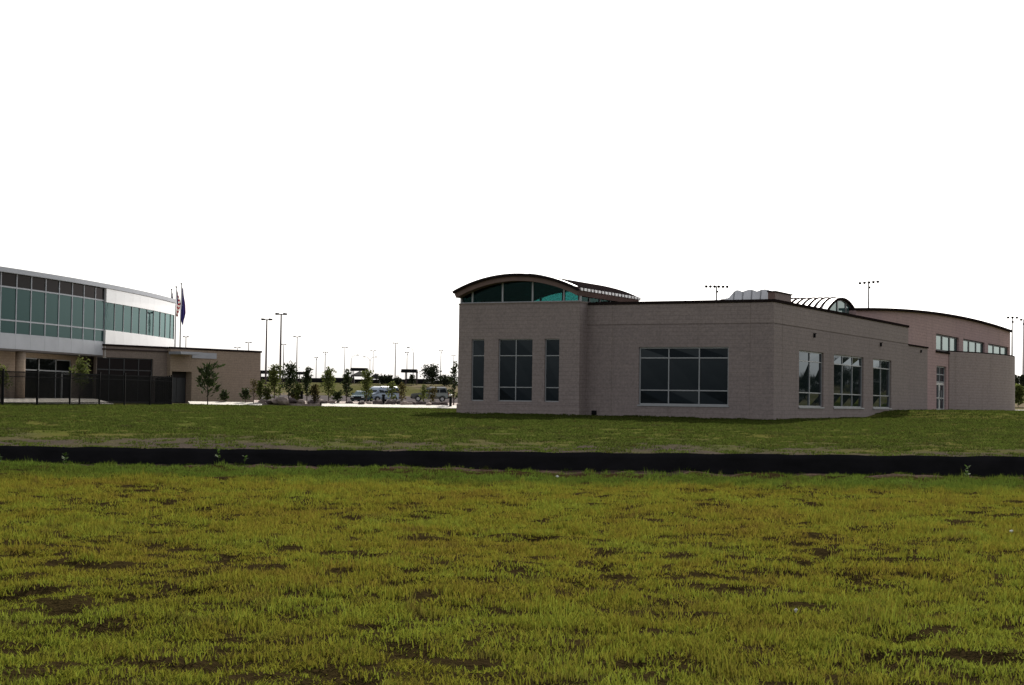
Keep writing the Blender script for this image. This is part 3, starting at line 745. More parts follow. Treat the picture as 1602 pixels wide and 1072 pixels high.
# ground floor set back under the overhang
ZGF = .8
class OffF:
    def __init__(s, F, d): s.F = F; s.dd = d
    def p(s, u, off, z): return s.F.p(u, off + s.dd, z)
CG = OffF(CF, -1.6)
ga, gb = CF.u(40, -1.6), CF.u(113, -1.6); ge = CF.u(150, -1.6)
hole = (ga, gb, 1.25, 4.45)
m = wall(CG, sl[0], ge, ZGF, Z0 - .13, .3, [hole], ubreaks=sl); m.build('wall', 'wall_tan', GB)
cuts = [ga + (gb - ga) * k for k in (.30, .66)]
window(GB, CG, ga, gb, 1.25, 4.45, cuts, [3.55], rec=.1, fw=.08, mw=.09, fmat='alu', gmat='glass_black')
dd = window(GB, CG, ga + (gb - ga) * .79, gb - .1, 1.27, 3.45, [], [], rec=.04, fw=.12, mw=.06, fmat='white_trim', gmat='glass_black', name='door')
for px in (32.5, -30):
    a = CF.u(px, -.45); m = MB(); q = CF.p(a, -.45, 0); m.tube([(q.x, q.y, .9), (q.x, q.y, Z0 - .125)], [.36, .36], 20); m.build('column', 'wall_tan', GB, smooth=True)
# low block running to the right
pL0 = atY(150, 600, 127.2).xy; pL1 = atY(402, 600, 141.0).xy; dL = (pL1 - pL0).normalized(); nL = Vector((dL.y, -dL.x))
FL = Frame(pL0, dL, nL); LL = (pL1 - pL0).length; ZLT = FL.z(300, 547.5)
uc = FL.u(261, 590)
w1 = (FL.u(151, 600), FL.u(239, 600), 1.25, FL.z(195, 560))
d1 = (FL.u(268.5, 605, .4), FL.u(299.5, 605, .4), 1.2, FL.z(284, 581.5, .4))
m = wall(FL, 0, uc, ZGF, ZLT, .35, [w1]); m.build('wall', 'wall_grey', GB)
FL2 = Frame(FL.p(0, .4, 0).xy, dL, nL)
m = wall(FL2, uc, LL, ZGF, ZLT + .002, .8, [d1]); m.build('wall', 'wall_tan', GB)
m = MB(); m.fbox(FL2, LL - .4, LL - .003, -.803, -11, ZGF, ZLT); m.fbox(FL2, .3, LL - .403, -11, -10.7, ZGF, ZLT); m.build('wall', 'wall_tan', GB)
m = MB(); m.fbox(FL2, .2, LL - .05, -.3, -10.8, ZLT - .3, ZLT - .2); m.build('roof', 'seam', GB)
m = MB(); m.fbox(FL, -.1, uc - .001, .08, -.6, ZLT + .003, ZLT + .16); m.fbox(FL2, uc, LL + .08, .08, -.95, ZLT + .004, ZLT + .165); m.fbox(FL2, LL - .45, LL + .079, -.951, -11, ZLT + .003, ZLT + .16); m.build('coping', 'coping', GB)
window(GB, FL, *w1, [FL.u(px, 600) for px in (172, 195, 217.7)], [FL.z(195, 579)], rec=.12, fw=.08, mw=.09, fmat='alu_dark', gmat='glass_black')
m = MB(); m.fbox(FL2, d1[0] - .1, d1[1] + .1, -.7, -.75, d1[2] - .2, d1[3] + .1); m.build('door', 'dark', GB)
m = MB(); m.fbox(FL2, d1[0] + .1, (d1[0] + d1[1]) / 2 - .02, -.66, -.69, 1.25, d1[3] - .5); m.fbox(FL2, (d1[0] + d1[1]) / 2 + .02, d1[1] - .1, -.66, -.69, 1.25, d1[3] - .5); m.build('door', 'alu_dark', GB)
a, b = FL2.u(264, 552), FL2.u(298, 552); zc_ = FL2.z(282, 555)
m = MB(); m.fbox(FL2, a, b, .0, 1.5, zc_, zc_ + .22); m.build('canopy', 'grey_metal', GB)
a, b = FL2.u(300, 555), FL2.u(338, 555)
m = MB(); m.fbox(FL2, a, b, .0, .08, FL2.z(318, 561), FL2.z(318, 552)); m.build('sign_band', 'grey_metal', GB)

# ================================================================== silt fence across the lawn
SF = thing('silt_fence', 'low black fabric silt fence stretched across the whole lawn', 'fence', (0, 37.7, 0))
top_px = [(-1100, 688), (-400, 693), (0, 697), (200, 700), (400, 702.5), (600, 704.5), (800, 706.5), (1000, 708.5), (1200, 710), (1400, 712.5), (1602, 714), (2000, 720), (2600, 727)]
def silt_pt(x): return 37.7 + .25 * noise.noise((x * .12, 2.2, 0)) + .04 * noise.noise((x * 1.1, 9, 0))
m = MB(); N = 300; stakes = []
rows = 5; vs = []
for i in range(N + 1):
    x = -26 + 52 * i / N; y = silt_pt(x)
    px = 801 + FPX * x / y
    zt_ = 1.6 - (np.interp(px, [a for a, b in top_px], [b for a, b in top_px]) - hor(px)) * y / FPX
    sag = -.022 * (1 - abs(math.cos(math.pi * x / 1.9))) + .012 * noise.noise((x * 2.3, 0, 4))
    zb = -.12
    for j in range(rows + 1):
        t = j / rows
        vs.append((x, y + .03 * noise.noise((x * 1.5, t * 1.5, 8)) + .02 * math.sin(x * 6.3) * t * (1 - t) - .05 * (1 - t), zb + (zt_ + sag - zb) * t))
m.add(vs, [(i * (rows + 1) + j, (i + 1) * (rows + 1) + j, (i + 1) * (rows + 1) + j + 1, i * (rows + 1) + j + 1) for i in range(N) for j in range(rows)])
fab = m.build('fabric', 'silt', SF, smooth=True); md = fab.modifiers.new('thickness', 'SOLIDIFY'); md.thickness = .012; md.offset = 1
k = 0
for i in range(-14, 14):
    x = i * 1.9 + .95; y = silt_pt(x); px = 801 + FPX * x / y
    z1 = 1.6 - (np.interp(px, [a for a, b in top_px], [b for a, b in top_px]) - hor(px)) * y / FPX
    m = MB(); q = random.uniform(-.02, .01); m.hexa([(x - .02, y + .04, -.2), (x + .02, y + .04, -.2), (x + .02, y + .08, -.2), (x - .02, y + .08, -.2), (x - .02 + q, y + .03, z1 - .01), (x + .02 + q, y + .03, z1 - .01), (x + .02 + q, y + .07, z1 - .01), (x - .02 + q, y + .07, z1 - .01)])
    m.build('stake', 'silt', SF)

# ================================================================== black metal picket fence
MF = thing('picket_fence', 'tall black metal picket fence in front of the glass building', 'fence', (*atY(4, 640, 89).xy, 1.0))
fpts = []
for px in (-95, -45, 4, 58, 109, 155, 194.5, 234, 268):
    Y = float(np.interp(px, [-95, 4, 58, 109, 155, 194.5, 234, 268], [84, 89, 92, 95.5, 99, 102, 105.5, 108.5])); q = atY(px, 630, Y).xy; fpts.append(q)
fq = [fpts[-1].lerp(atY(243, 620, 133).xy, t) for t in (0, .12, .24, .36, .48, .6, .72, .84, .96)]
def fence_run(P, parent, first):
    for i, p in enumerate(P):
        if i == 0 and not first: continue
        z = zt(p.x, p.y, False); m = MB(); m.box(p.x - .045, p.x + .045, p.y - .045, p.y + .045, z - .2, z + 2.02); m.box(p.x - .06, p.x + .06, p.y - .06, p.y + .06, z + 2.02, z + 2.06)
        m.build('post', 'black_metal', parent)
    for a, b in zip(P[:-1], P[1:]):
        d = (b - a).normalized(); L = (b - a).length; F = Frame(a, d, Vector((d.y, -d.x)))
        za, zb = zt(a.x, a.y, False), zt(b.x, b.y, False)
        for h in (.16, 1.62, 1.88):
            m = MB(); m.hexa([F.p(.05, .02, za + h), F.p(L - .05, .02, zb + h), F.p(L - .05, -.02, zb + h), F.p(.05, -.02, za + h), F.p(.05, .02, za + h + .045), F.p(L - .05, .02, zb + h + .045), F.p(L - .05, -.02, zb + h + .045), F.p(.05, -.02, za + h + .045)])
            m.build('rail', 'black_metal', parent)
        m = MB(); n = int(L / .105)
        for k in range(1, n):
            u = L * k / n; z = za + (zb - za) * u / L; m.fbox(F, u - .015, u + .015, -.015, .015, z + .06, z + 1.95)
        tag(m.build('pickets', 'black_metal', parent), kind='stuff')
fence_run(fpts, MF, True); fence_run(fq, MF, False)

# ================================================================== vegetation
def sapling(name, label, cat, base, h, rad, leaf, n, lm, seed, style='upright', group=None, ls=.12, trunk=True, crown0=.3):
    rr = random.Random(seed); z0 = zt(base[0], base[1], False)
    t = thing(name, label, cat, (base[0], base[1], z0), group)
    tm = MB(); tips = []
    top = Vector((rr.uniform(-.1, .1) * h * .3, rr.uniform(-.1, .1) * h * .2, h * .86))
    ax = [Vector((0, 0, -.1)), top * .35 + Vector((rr.uniform(-.04, .04), 0, 0)), top * .7, top]
    r0 = .012 * h + .012
    tm.tube(ax, [r0, r0 * .8, r0 * .5, r0 * .2], 6)
    nb = 9 if style != 'bush' else 12
    for k in range(nb):
        f = crown0 + (1 - crown0) * (k + .5) / nb; p = top * f
        a = k * 2.4 + rr.uniform(-.4, .4)
        ln = rad * rr.uniform(.7, 1.15) * (1 - .45 * f)
        up = {'upright': 1.25, 'spread': .65, 'bush': .8, 'palm': .75}[style] * rr.uniform(.8, 1.2)
        e = p + Vector((math.cos(a) * ln, math.sin(a) * ln, ln * up))
        midp = (p + e) / 2 + Vector((0, 0, -.06 * ln)); tm.tube([p, midp, e], [r0 * .4, r0 * .28, r0 * .12], 5); tips.append((p, midp, e))
    tips.append((top * .6, top * .85, top + Vector((0, 0, h * .12))))
    tm.build('trunk', 'bark', t, world=False)
    cm = MB()
    for i in range(n):
        p, mm, e = tips[rr.randrange(len(tips))] if rr.random() < .88 else tips[-1]
        s = rr.random() ** .7; c = p * (1 - s) ** 2 + mm * 2 * s * (1 - s) + e * s * s
        sp = rad * (.10 + .17 * (1 - abs(2 * s - 1)))
        c = c + Vector((rr.gauss(0, sp), rr.gauss(0, sp), rr.gauss(0, sp)))
        if c.z < .04: c.z = rr.uniform(.04, .3)
        d = Vector((rr.gauss(0, 1), rr.gauss(0, 1), rr.gauss(.5, .7))).normalized()
        if style == 'palm': d = (e - p).normalized() + d * .35; d.normalize()
        w = d.cross(Vector((rr.gauss(0, 1), rr.gauss(0, 1), rr.gauss(0, 1)))).normalized()
        L = ls * rr.uniform(.7, 1.4); wd = L * (.32 if style != 'palm' else .2)
        cm.add([c, c + d * L * .5 + w * wd, c + d * L, c + d * L * .5 - w * wd], [(0, 1, 2, 3)])
    cm.build('crown', lm, t, world=False, recalc=False)
    return t
G1 = 'young trees in the gravel bed'
bed = [  # px, top y, Y, radius px, leaf material, seed, label
    (431, 572, 123, 15, 'leaf', 1, 'bushy young tree nearest the low block, left of the tall lamp post'),
    (453, 570, 122, 17, 'leaf_dark', 2, 'widest dark young tree just right of the tall lamp post'),
    (482, 575, 123, 10, 'leaf_dark', 3, 'slim dark young tree above the short black bollard'),
    (516, 577, 124, 14, 'leaf', 4, 'open young tree with forked top in the middle of the bed'),
    (543, 578, 123, 10, 'leaf_dark', 5, 'slim young tree left of the small parked car'),
    (574, 580, 125, 13, 'leaf', 6, 'young tree in front of the gap between small car and van'),
    (494, 603, 121, 8, 'leaf_brown', 7, 'short brownish sapling in the gravel bed'),
    (614, 598, 122, 10, 'leaf', 8, 'sparse light green sapling right behind the pale blue van'),
    (630, 600, 122, 8, 'leaf_brown', 9, 'sparse brownish sapling between the van and the grey wagon'),
    (664, 604, 122, 9, 'leaf', 10, 'low green sapling in front of the grey wagon'),
    (678, 608, 122, 8, 'leaf_brown', 11, 'low brown sapling in front of the grey wagon'),
    (408, 596, 121, 8, 'leaf', 12, 'low sapling at the corner of the low block'),
    (468, 602, 121.5, 9, 'leaf', 13, 'low leafy sapling between dark young tree and bollard'),
]
bed += [(px, ty, 121.5 + (i % 3), 8, ('leaf', 'leaf_brown', 'leaf_dark')[i % 3], 200 + i, lab) for i, (px, ty, lab) in enumerate([
    (420, 610, 'low bush left of the tallest lamp post'), (463, 612, 'low brownish bush left of the short bollard'), (529, 615, 'low dark bush right of the forked young tree')])]
for px, ty, Y, rp, lm, sd, lab in bed:
    b = gp(px, Y); h = (hor(px) - ty) * Y / FPX + 1.6 - zt(b[0], b[1], False); r = rp * Y / FPX
    sapling('young_tree', lab, 'tree', b, h, r * .95, .14, int((170 + 330 * h * r) * (.5 if px > 600 else 1)), lm, sd, 'upright', G1, ls=.17, crown0=.25)
b = gp(327, 112); sapling('young_tree', 'young tree with long upright leaves on the lawn before the low block', 'tree', b, 2.7, .95, .2, 330, 'leaf_dark', 31, 'palm', ls=.34, crown0=.28)
b = gp(352, 122); sapling('shrub', 'small shrub against the low tan block', 'shrub', b, .95, .5, .1, 300, 'leaf_dark', 32, 'bush', 'shrubs along the low block', ls=.16)
b = gp(385, 121); sapling('shrub', 'dark upright shrub near the end of the low tan block', 'shrub', b, 1.2, .45, .1, 400, 'leaf_dark', 33, 'bush', 'shrubs along the low block', ls=.16)
b = gp(398, 120); sapling('young_tree', 'thin pale sapling at the end corner of the low block', 'tree', b, 2.0, .4, .1, 170, 'leaf_brown', 34, 'upright', ls=.14)
b = gp(126, 108); sapling('young_tree', 'young yellow-green tree behind the black fence near the glass doors', 'tree', b, 3.1, .8, .1, 520, 'leaf', 35, 'spread', ls=.17, crown0=.45)
b = gp(3, 104); sapling('young_tree', 'young tree behind the black fence at the left edge', 'tree', b, 2.4, .7, .1, 420, 'leaf', 36, 'spread', ls=.17, crown0=.45)
b = gp(711, 122); sapling('young_tree', 'dark sapling half hidden by the corner of the masonry building', 'tree', b, 3.6, .45, .1, 500, 'leaf_dark', 37, 'upright', ls=.17, crown0=.15)
def far_tree(px, ty, Y, wpx, lab, seed, lm='leaf_far', style='bush', group='distant trees on the skyline', n=900):
    b = gp(px, Y); h = (hor(px) - ty) * Y / FPX + 1.6 - zt(b[0], b[1], False)
    sapling('tree', lab, 'tree', b, h, wpx / 2 * Y / FPX * 1.1, .4, n, lm, seed, style, group, ls=max(.35, h * .11), crown0=.12)
far_tree(676, 577, 285, 30, 'dark wide conifer on the skyline above the grey wagon', 51, n=1300)
far_tree(645, 588, 290, 9, 'small dark tree under the right flat shelter', 52, n=400)
far_tree(610, 589, 290, 9, 'small dark tree left of the lamp post above the van', 53, n=400)
far_tree(697, 593, 288, 22, 'low dark tree beside the masonry building edge', 54, n=700)
far_tree(622, 594, 288, 14, 'low dark bush right of the lamp post above the van', 56, n=500)
far_tree(600, 592, 290, 20, 'low dark bush on the skyline above the van roof', 55, n=600)
far_tree(1588, 588, 300, 16, 'dark tree beyond the right end of the masonry building', 61, n=900)
far_tree(1601, 589, 310, 18, 'dark tree at the right edge of the view', 62, n=900)
far_tree(1594, 604, 215, 18, 'olive low tree nearer than the dark ones at right edge', 63, 'leaf', n=700)

# far wood wrapping round to the right, outside the frame, mirrored in the windows
m = MB(); rr = random.Random(99)
for k in range(9000):
    az = R(rr.uniform(18.6, 78)); d = rr.uniform(300, 420); x, y = d * math.sin(az), d * math.cos(az)
    hh = 6.5 + 3.0 * noise.noise((az * 14, 0, 3)) + 1.5 * noise.noise((az * 50, 0, 5))
    c = Vector((x, y, prof(y) + hh * rr.random() ** .8)); d1_ = Vector((rr.gauss(0, 1), rr.gauss(0, 1), rr.gauss(0, 1))).normalized(); d2_ = d1_.cross(Vector((rr.random(), rr.random(), rr.random() + .1))).normalized(); s = rr.uniform(.6, 1.5)
    m.add([c - d1_ * s, c + d2_ * s * .7, c + d1_ * s, c - d2_ * s * .7], [(0, 1, 2, 3)])
tag(m.build('far_wood', 'leaf_far', recalc=False), 'far dark wood beyond the right edge', 'wood', kind='stuff')

# ================================================================== lamp posts, flood-light masts, flag poles
def solveY(px, hy, H):
    Y = 150.0
    for _ in range(60):
        z = 1.6 + (hor(px) - hy) * Y / FPX; e = z - prof(Y) - H; Y = min(900, max(120, Y - e * 8))
    return Y
def lamp_post(px, hy, wpx, lab, H=8.8, mat='pole', Y=None, r=.09):
    Y = Y or solveY(px, hy, H); p = atY(px, hy, Y); z0 = prof(Y); h = p.z - z0
    t = thing('lamp_post', lab, 'lamp post', (p.x, p.y, z0), 'twin-head parking lot lamp posts')
    m = MB(); m.tube([(0, 0, -.3), (0, 0, .75)], [.3, .28], 12); m.build('base', 'concrete', t, world=False)
    m = MB(); m.tube([(0, 0, .75), (0, 0, h - .05)], [r * 1.25, r * .8], 8); m.build('pole', mat, t, world=False)
    w = wpx * Y / FPX / 2
    m = MB(); m.box(-w * .45, w * .45, -.05, .05, h - .08, h + .02); m.build('arm', mat, t, world=False)
    for s in (-1, 1):
        m = MB(); a, b = sorted((s * w * .36, s * w * 1.0)); m.hexa([(a, -.22, h - .09), (b, -.22, h - .07), (b, .22, h - .07), (a, .22, h - .09), (a, -.18, h + .12), (b, -.15, h + .08), (b, .15, h + .08), (a, .18, h + .12)])
        m.build('lamp_head', 'black_metal', t, world=False)
for px, hy, w, lab in [(417.5, 500, 17, 'tall brown twin-head lamp post nearest the low tan block'), (440, 491.5, 18, 'tallest dark twin-head lamp post in the planting bed'),
    (444, 539, 8, 'short-looking far lamp post just right of the tallest one'), (465, 527, 12, 'thin brown twin-head lamp post right of the tallest one'),
    (539.5, 543.5, 10, 'far thin lamp post above the middle of the bed'), (584, 549, 9, 'far thin lamp post above the small car'),
    (619, 537, 9, 'dark thin lamp post above the pale blue van'), (709.5, 556, 7, 'far lamp post peeking out beside the masonry building'),
    (291, 527, 9, 'lamp post head right of the flags above the low block'), (371.5, 544, 10, 'faint far lamp head just above the low block roof'), (389, 536, 10, 'lamp post head above the right part of the low block')]:
    lamp_post(px, hy, w, lab, Y={417.5: 172, 440: 160}.get(px), mat='pole' if hy < 540 else 'pole_grey', r=.09 if hy < 540 else .07)
def mast(px, hy, wpx, nl, lab, H=22, tilt=0.0, Y=None):
    Y = Y or solveY(px, hy, H); p = atY(px, hy, Y); z0 = prof(Y); h = p.z - z0; k = Y / FPX
    t = thing('floodlight_mast', lab, 'floodlight mast', (p.x, p.y, z0), 'sports field floodlight masts')
    m = MB(); m.tube([(0, 0, -.3), (0, 0, h)], [.22, .12], 8); m.build('pole', 'pole_grey', t, world=False)
    w = wpx * k / 2
    m = MB(); m.hexa([(-w, -.04, h - tilt * w - .04), (w, -.04, h + tilt * w - .04), (w, .04, h + tilt * w - .04), (-w, .04, h - tilt * w - .04), (-w, -.04, h - tilt * w + .04), (w, -.04, h + tilt * w + .04), (w, .04, h + tilt * w + .04), (-w, .04, h - tilt * w + .04)])
    m.build('crossarm', 'pole_grey', t, world=False)
    s = max(.28, .9 * k)
    for i in range(nl):
        x = -w + 2 * w * i / (nl - 1); z = h + tilt * x
        m = MB(); m.tube([(x, -s * .9, z - s * .35), (x, -s * .2, z - .02), (x, s * .45, z + s * .25)], [s * .95, s * .8, s * .3], 10); m.build('floodlight', 'black_metal', t, world=False)
    m = MB(); m.tube([(s * .4, -s * .8, h - 1.0), (s * .4, s * .4, h - .8)], [s * .8, s * .35], 10); m.build('floodlight', 'black_metal', t, world=False)
mast(1121, 448, 33, 6, 'six-lamp floodlight mast above the masonry building roof', Y=290)
mast(1359, 441.5, 28, 5, 'five-lamp floodlight mast behind the small light vault', tilt=.10, Y=290)
mast(1583.5, 496.5, 14, 3, 'floodlight mast at the right end of the masonry building', Y=330)
mast(1601, 500, 8, 2, 'floodlight mast cut by the right edge', Y=340)
mast(495, 559, 4, 2, 'faint far mast between the dark young trees', H=15); mast(509, 551, 6, 3, 'far mast with a cluster of lamps left of the middle', H=17)
mast(637, 551.5, 5, 3, 'far mast beside the curved street lamp', H=17); mast(690, 548.5, 4, 2, 'far thin mast left of the masonry building', H=18)
def street_lamp(px, hy, apx, lab, Y=None, double=False):
    Y = Y or solveY(px, hy, 9.5); p = atY(px, hy, Y); z0 = prof(Y); h = p.z - z0; k = Y / FPX; a = apx * k
    t = thing('street_lamp', lab, 'street lamp', (p.x, p.y, z0), 'curved-arm street lamps')
    m = MB(); m.tube([(0, 0, -.3), (0, 0, h - 1.3)], [.12, .08], 8); m.build('pole', 'pole_grey', t, world=False)
    for s in ((-1, 1) if double else (1,)):
        m = MB(); m.tube([(0, 0, h - 1.31), (s * a * .15, 0, h - .6), (s * a * .5, 0, h - .1), (s * a, 0, h)], [.07, .06, .05, .05], 6); m.build('arm', 'pole_grey', t, world=False)
        m = MB(); x = s * a; m.hexa([(x - .4, -.14, h - .12), (x + .4, -.14, h - .12), (x + .4, .14, h - .12), (x - .4, .14, h - .12), (x - .3, -.1, h + .12), (x + .3, -.1, h + .12), (x + .3, .1, h + .12), (x - .3, .1, h + .12)]); m.build('lamp_head', 'pole_grey', t, world=False)
street_lamp(647, 544, -8.5, 'single-arm street lamp curving left above the right shelter'); street_lamp(549.5, 555.5, 10, 'street lamp curving right above the left shelter'); street_lamp(579, 558.5, 9, 'double-arm street lamp behind the small car', double=True)

def flag_pole(px, ty, lab, Y):
    p = atY(px, ty, Y); z0 = prof(Y); h = p.z - z0
    t = thing('flag_pole', lab, 'flag pole', (p.x, p.y, z0), 'flag poles behind the glass building')
    m = MB(); m.tube([(0, 0, -.3), (0, 0, h - .1)], [.09, .045], 10); m.build('pole', 'pole_grey', t, world=False)
    m = MB(); m.tube([(0, 0, h - .1), (0, 0, h - .04), (0, 0, h + .04), (0, 0, h + .1)], [.03, .1, .1, .03], 10); m.build('finial', 'pole_grey', t, world=False)
    return p, t
def limp_flag(p, y0, y1, px, Y, wmax, mat, lab, seed):
    zt_ = 1.6 + (hor(px) - y0) * Y / FPX; zb = 1.6 + (hor(px) - y1) * Y / FPX; L = zt_ - zb
    t = thing('flag', lab, 'flag', (p.x, p.y, zt_), 'limp flags')
    m = MB(); nu, nv = 22, 26; vs = []; uv = []
    for j in range(nv + 1):
        v = j / nv; w = wmax * (.25 + .75 * smooth(0, .55, v)) * (1 - .55 * smooth(.72, 1, v))
        for i in range(nu + 1):
            s = i / nu; ph = s * 13 + v * 2 + seed
            x = .06 + w * s + .05 * math.sin(v * 6 + seed) * s; y = .16 * math.sin(ph) * (.3 + v * .6); z = -L * v * (.80 + .20 * math.sin(s * 2.4 + .3)) - .35 * s * (1 - v)
            vs.append((x, y, z)); uv.append((s, 1 - v))
    m.add(vs, [(j * (nu + 1) + i, j * (nu + 1) + i + 1, (j + 1) * (nu + 1) + i + 1, (j + 1) * (nu + 1) + i) for j in range(nv) for i in range(nu)])
    m.build('cloth', mat, t, world=False, smooth=True, uv=uv, recalc=False)
p1, _ = flag_pole(268.5, 453, 'shortest looking flag pole nearest the glass building corner', 176)
p2, _ = flag_pole(275.8, 449, 'middle flag pole behind the glass building', 170)
p3, _ = flag_pole(283.8, 444, 'rightmost and tallest looking flag pole', 165)
limp_flag(p2, 453, 497, 276, 170, .42, 'flag_us', 'limp striped red, white and blue flag on the middle pole', .4)
limp_flag(p3, 448, 509, 284, 165, .46, 'flag_blue', 'limp dark blue and purple flag on the right pole', 1.9)
limp_flag(p1, 456, 489, 268.5, 176, .36, 'flag_blue', 'limp dark flag on the pole nearest the glass building', 3.1)

# ================================================================== shelters and the dark screen on the skyline
def shelter(px0, px1, ytop, ybot, Y, lab, posts=(.12, .88)):
    pl, pr = atY(px0, ytop, Y), atY(px1, ytop, Y); z0 = prof(Y); cx = (pl.x + pr.x) / 2; w = (pr.x - pl.x) / 2
    h = (pl.z + pr.z) / 2 - z0; th = (ybot - ytop) * Y / FPX
    t = thing('shade_shelter', lab, 'shelter', (cx, Y, z0), 'flat shade shelters')
    m = MB(); m.hexa([(-w, -2, h - th), (w, -2, h - th), (w, 2, h - th), (-w, 2, h - th), (-w * .92, -1.7, h), (w * .92, -1.7, h), (w * .92, 1.7, h), (-w * .92, 1.7, h)]); m.build('roof', 'black_metal', t, world=False)
    for f in posts:
        for y in (-1.5, 1.5):
            m = MB(); x = -w + 2 * w * f; m.tube([(x, y, -.3), (x, y, h - th)], [.08, .08], 8); m.build('post', 'pole', t, world=False)
shelter(628, 653.5, 578, 583, 296, 'flat dark shelter on thin posts above the gap between van and wagon', (.28, .95))
shelter(549, 576, 576, 580.5, 300, 'flat dark shelter above the small car')
shelter(404, 446, 580, 585, 292, 'long flat dark shelter behind the first young trees', (.05, .5, .95))
shelter(464, 480, 582, 586, 300, 'short flat dark shelter between the dark young trees', (.2, .8))
def gazebo(px, ty, Y, wpx, lab):
    p = atY(px, ty, Y); z0 = prof(Y); h = p.z - z0; w = wpx / 2 * Y / FPX
    t = thing('shade_canopy', lab, 'canopy', (p.x, Y, z0), 'peaked shade canopies')
    m = MB(); e = h - .9; m.add([(-w, -w, e), (w, -w, e), (w, w, e), (-w, w, e), (0, 0, h), (-w, -w, e - .15), (w, -w, e - .15), (w, w, e - .15), (-w, w, e - .15)], [(0, 1, 4), (1, 2, 4), (2, 3, 4), (3, 0, 4), (0, 5, 6, 1), (1, 6, 7, 2), (2, 7, 8, 3), (3, 8, 5, 0)]); m.build('roof', 'black_metal', t, world=False)
    for sx in (-1, 1):
        for sy in (-1, 1):
            m = MB(); m.tube([(sx * w * .9, sy * w * .9, -.3), (sx * w * .9, sy * w * .9, e)], [.07, .07], 6); m.build('post', 'black_metal', t, world=False)
gazebo(588, 584, 296, 20, 'dark peaked canopy right of the left flat shelter'); gazebo(563, 580.5, 305, 26, 'dark peaked canopy just under the left flat shelter')
SC = thing('windscreen_fence', 'low dark screened fence along the skyline behind the parking lot', 'fence', (*gp(530, 304), prof(304)))
pp = [395 + 40 * i for i in range(9)]
for a, b in zip(pp[:-1], pp[1:]):
    (xa, ya), (xb, yb) = gp(a, 304), gp(b, 304); m = MB(); h = .9 + .12 * ((a * 7) % 3 - 1)
    m.box(xa + .06, xb - .06, 303.97, 304.03, 4.6, 4.9 + h); m.build('screen', 'silt', SC)
for a in pp:
    x, y = gp(a, 304); m = MB(); m.tube([(x, y, 4.5), (x, y, 6.0)], [.05, .05], 6); m.build('post', 'black_metal', SC)

# ================================================================== boulders, bollards
rock_mesh = []
for k in range(5):
    bm = bmesh.new(); bmesh.ops.create_icosphere(bm, subdivisions=2, radius=1)
    for v in bm.verts:
        c = v.co; d = 1 + .35 * noise.noise(c * 1.3 + Vector((k * 7, 0, 0))) + .12 * noise.noise(c * 4 + Vector((0, k * 5, 0))); v.co = Vector((c.x * d * 1.15, c.y * d, c.z * d * .72))
    for lm in (0, 1):
        me = bpy.data.meshes.new('boulder'); bm.to_mesh(me); me.materials.append(M[('rock', 'rock_dark')[lm]]); rock_mesh.append(me)
    bm.free()
rocks = [(445, .46, 0, 'largest pale boulder at the foot of the tallest lamp post'), (435, .40, 0, 'medium boulder left of the largest boulder'), (456, .45, 1, 'dark boulder right of the largest boulder'),
         (412, .28, 0, 'small boulder near the corner of the low block'), (423, .25, 1, 'small dark boulder left of the lamp post boulders'), (473, .30, 0, 'pale stone at the foot of the short black bollard'),
         (488, .28, 1, 'small dark boulder under the brownish sapling'), (501, .36, 0, 'pale boulder left of the kerb end'), (508, .28, 1, 'dark boulder at the left end of the kerb'), (521, .25, 0, 'small pale boulder below the forked young tree'),
         (549, .24, 1, 'small dark boulder left of the small car'), (567, .27, 1, 'dark boulder below the small car'), (592, .34, 1, 'dark boulder left of the thin bollard'), (613, .40, 1, 'wide dark boulder below the rear of the van'),
         (628, .30, 1, 'dark boulder below the brownish sapling'), (635, .27, 0, 'pale boulder right of the brownish sapling'), (651, .32, 1, 'dark boulder below the wagon bonnet'), (661, .28, 1, 'dark boulder below the wagon front door'),
         (672, .22, 0, 'small pale boulder below the wagon door'), (683, .27, 1, 'dark boulder below the wagon rear door'), (696, .30, 1, 'dark boulder below the wagon rear wheel'), (603, .22, 0, 'small pale boulder at the foot of the thin bollard'), (643, .20, 0, 'small pale boulder between two dark ones left of the wagon'), (579, .22, 0, 'small pale boulder below the van bonnet')]
for i, (px, s, d, lab) in enumerate(rocks):
    x, y = gp(px, 119.9 + (i * .37) % 1.3); o = bpy.data.objects.new('boulder', rock_mesh[(i % 5) * 2 + d]); COL.objects.link(o)
    o.location = (x, y, zt(x, y, False) + .22 + s * .3); o.scale = (s * random.uniform(.9, 1.3), s, s * random.uniform(.85, 1.1)); o.rotation_euler = (0, 0, i * 1.3)
    tag(o, lab, 'boulder', 'boulders in the gravel bed')
def bollard(px, y0, y1, Y, lab, cap):
    a = atY(px, y0, Y); z0 = zt(a.x, a.y, False) + .05; h = a.z - z0
    t = thing('bollard', lab, 'bollard', (a.x, a.y, z0), 'black light bollards')
    m = MB(); m.tube([(0, 0, -.1), (0, 0, .12)], [.16, .15], 12); m.build('base', 'concrete', t, world=False)
    m = MB(); m.tube([(0, 0, .12), (0, 0, h - .14)], [.10, .10], 12); m.build('shaft', 'black_metal', t, world=False)
    m = MB(); m.tube([(0, 0, h - .14), (0, 0, h - .03), (0, 0, h)], [.13, .13, .09], 12); m.build('cap', cap, t, world=False)
bollard(472, 612, 631, 121.5, 'short black bollard among the dark young trees', 'black_metal'); bollard(600, 617, 634, 121, 'thin black bollard in front of the van', 'black_metal')
bollard(705, 617, 643, 119.2, 'black bollard with bright cap beside the masonry building corner', 'white_trim')

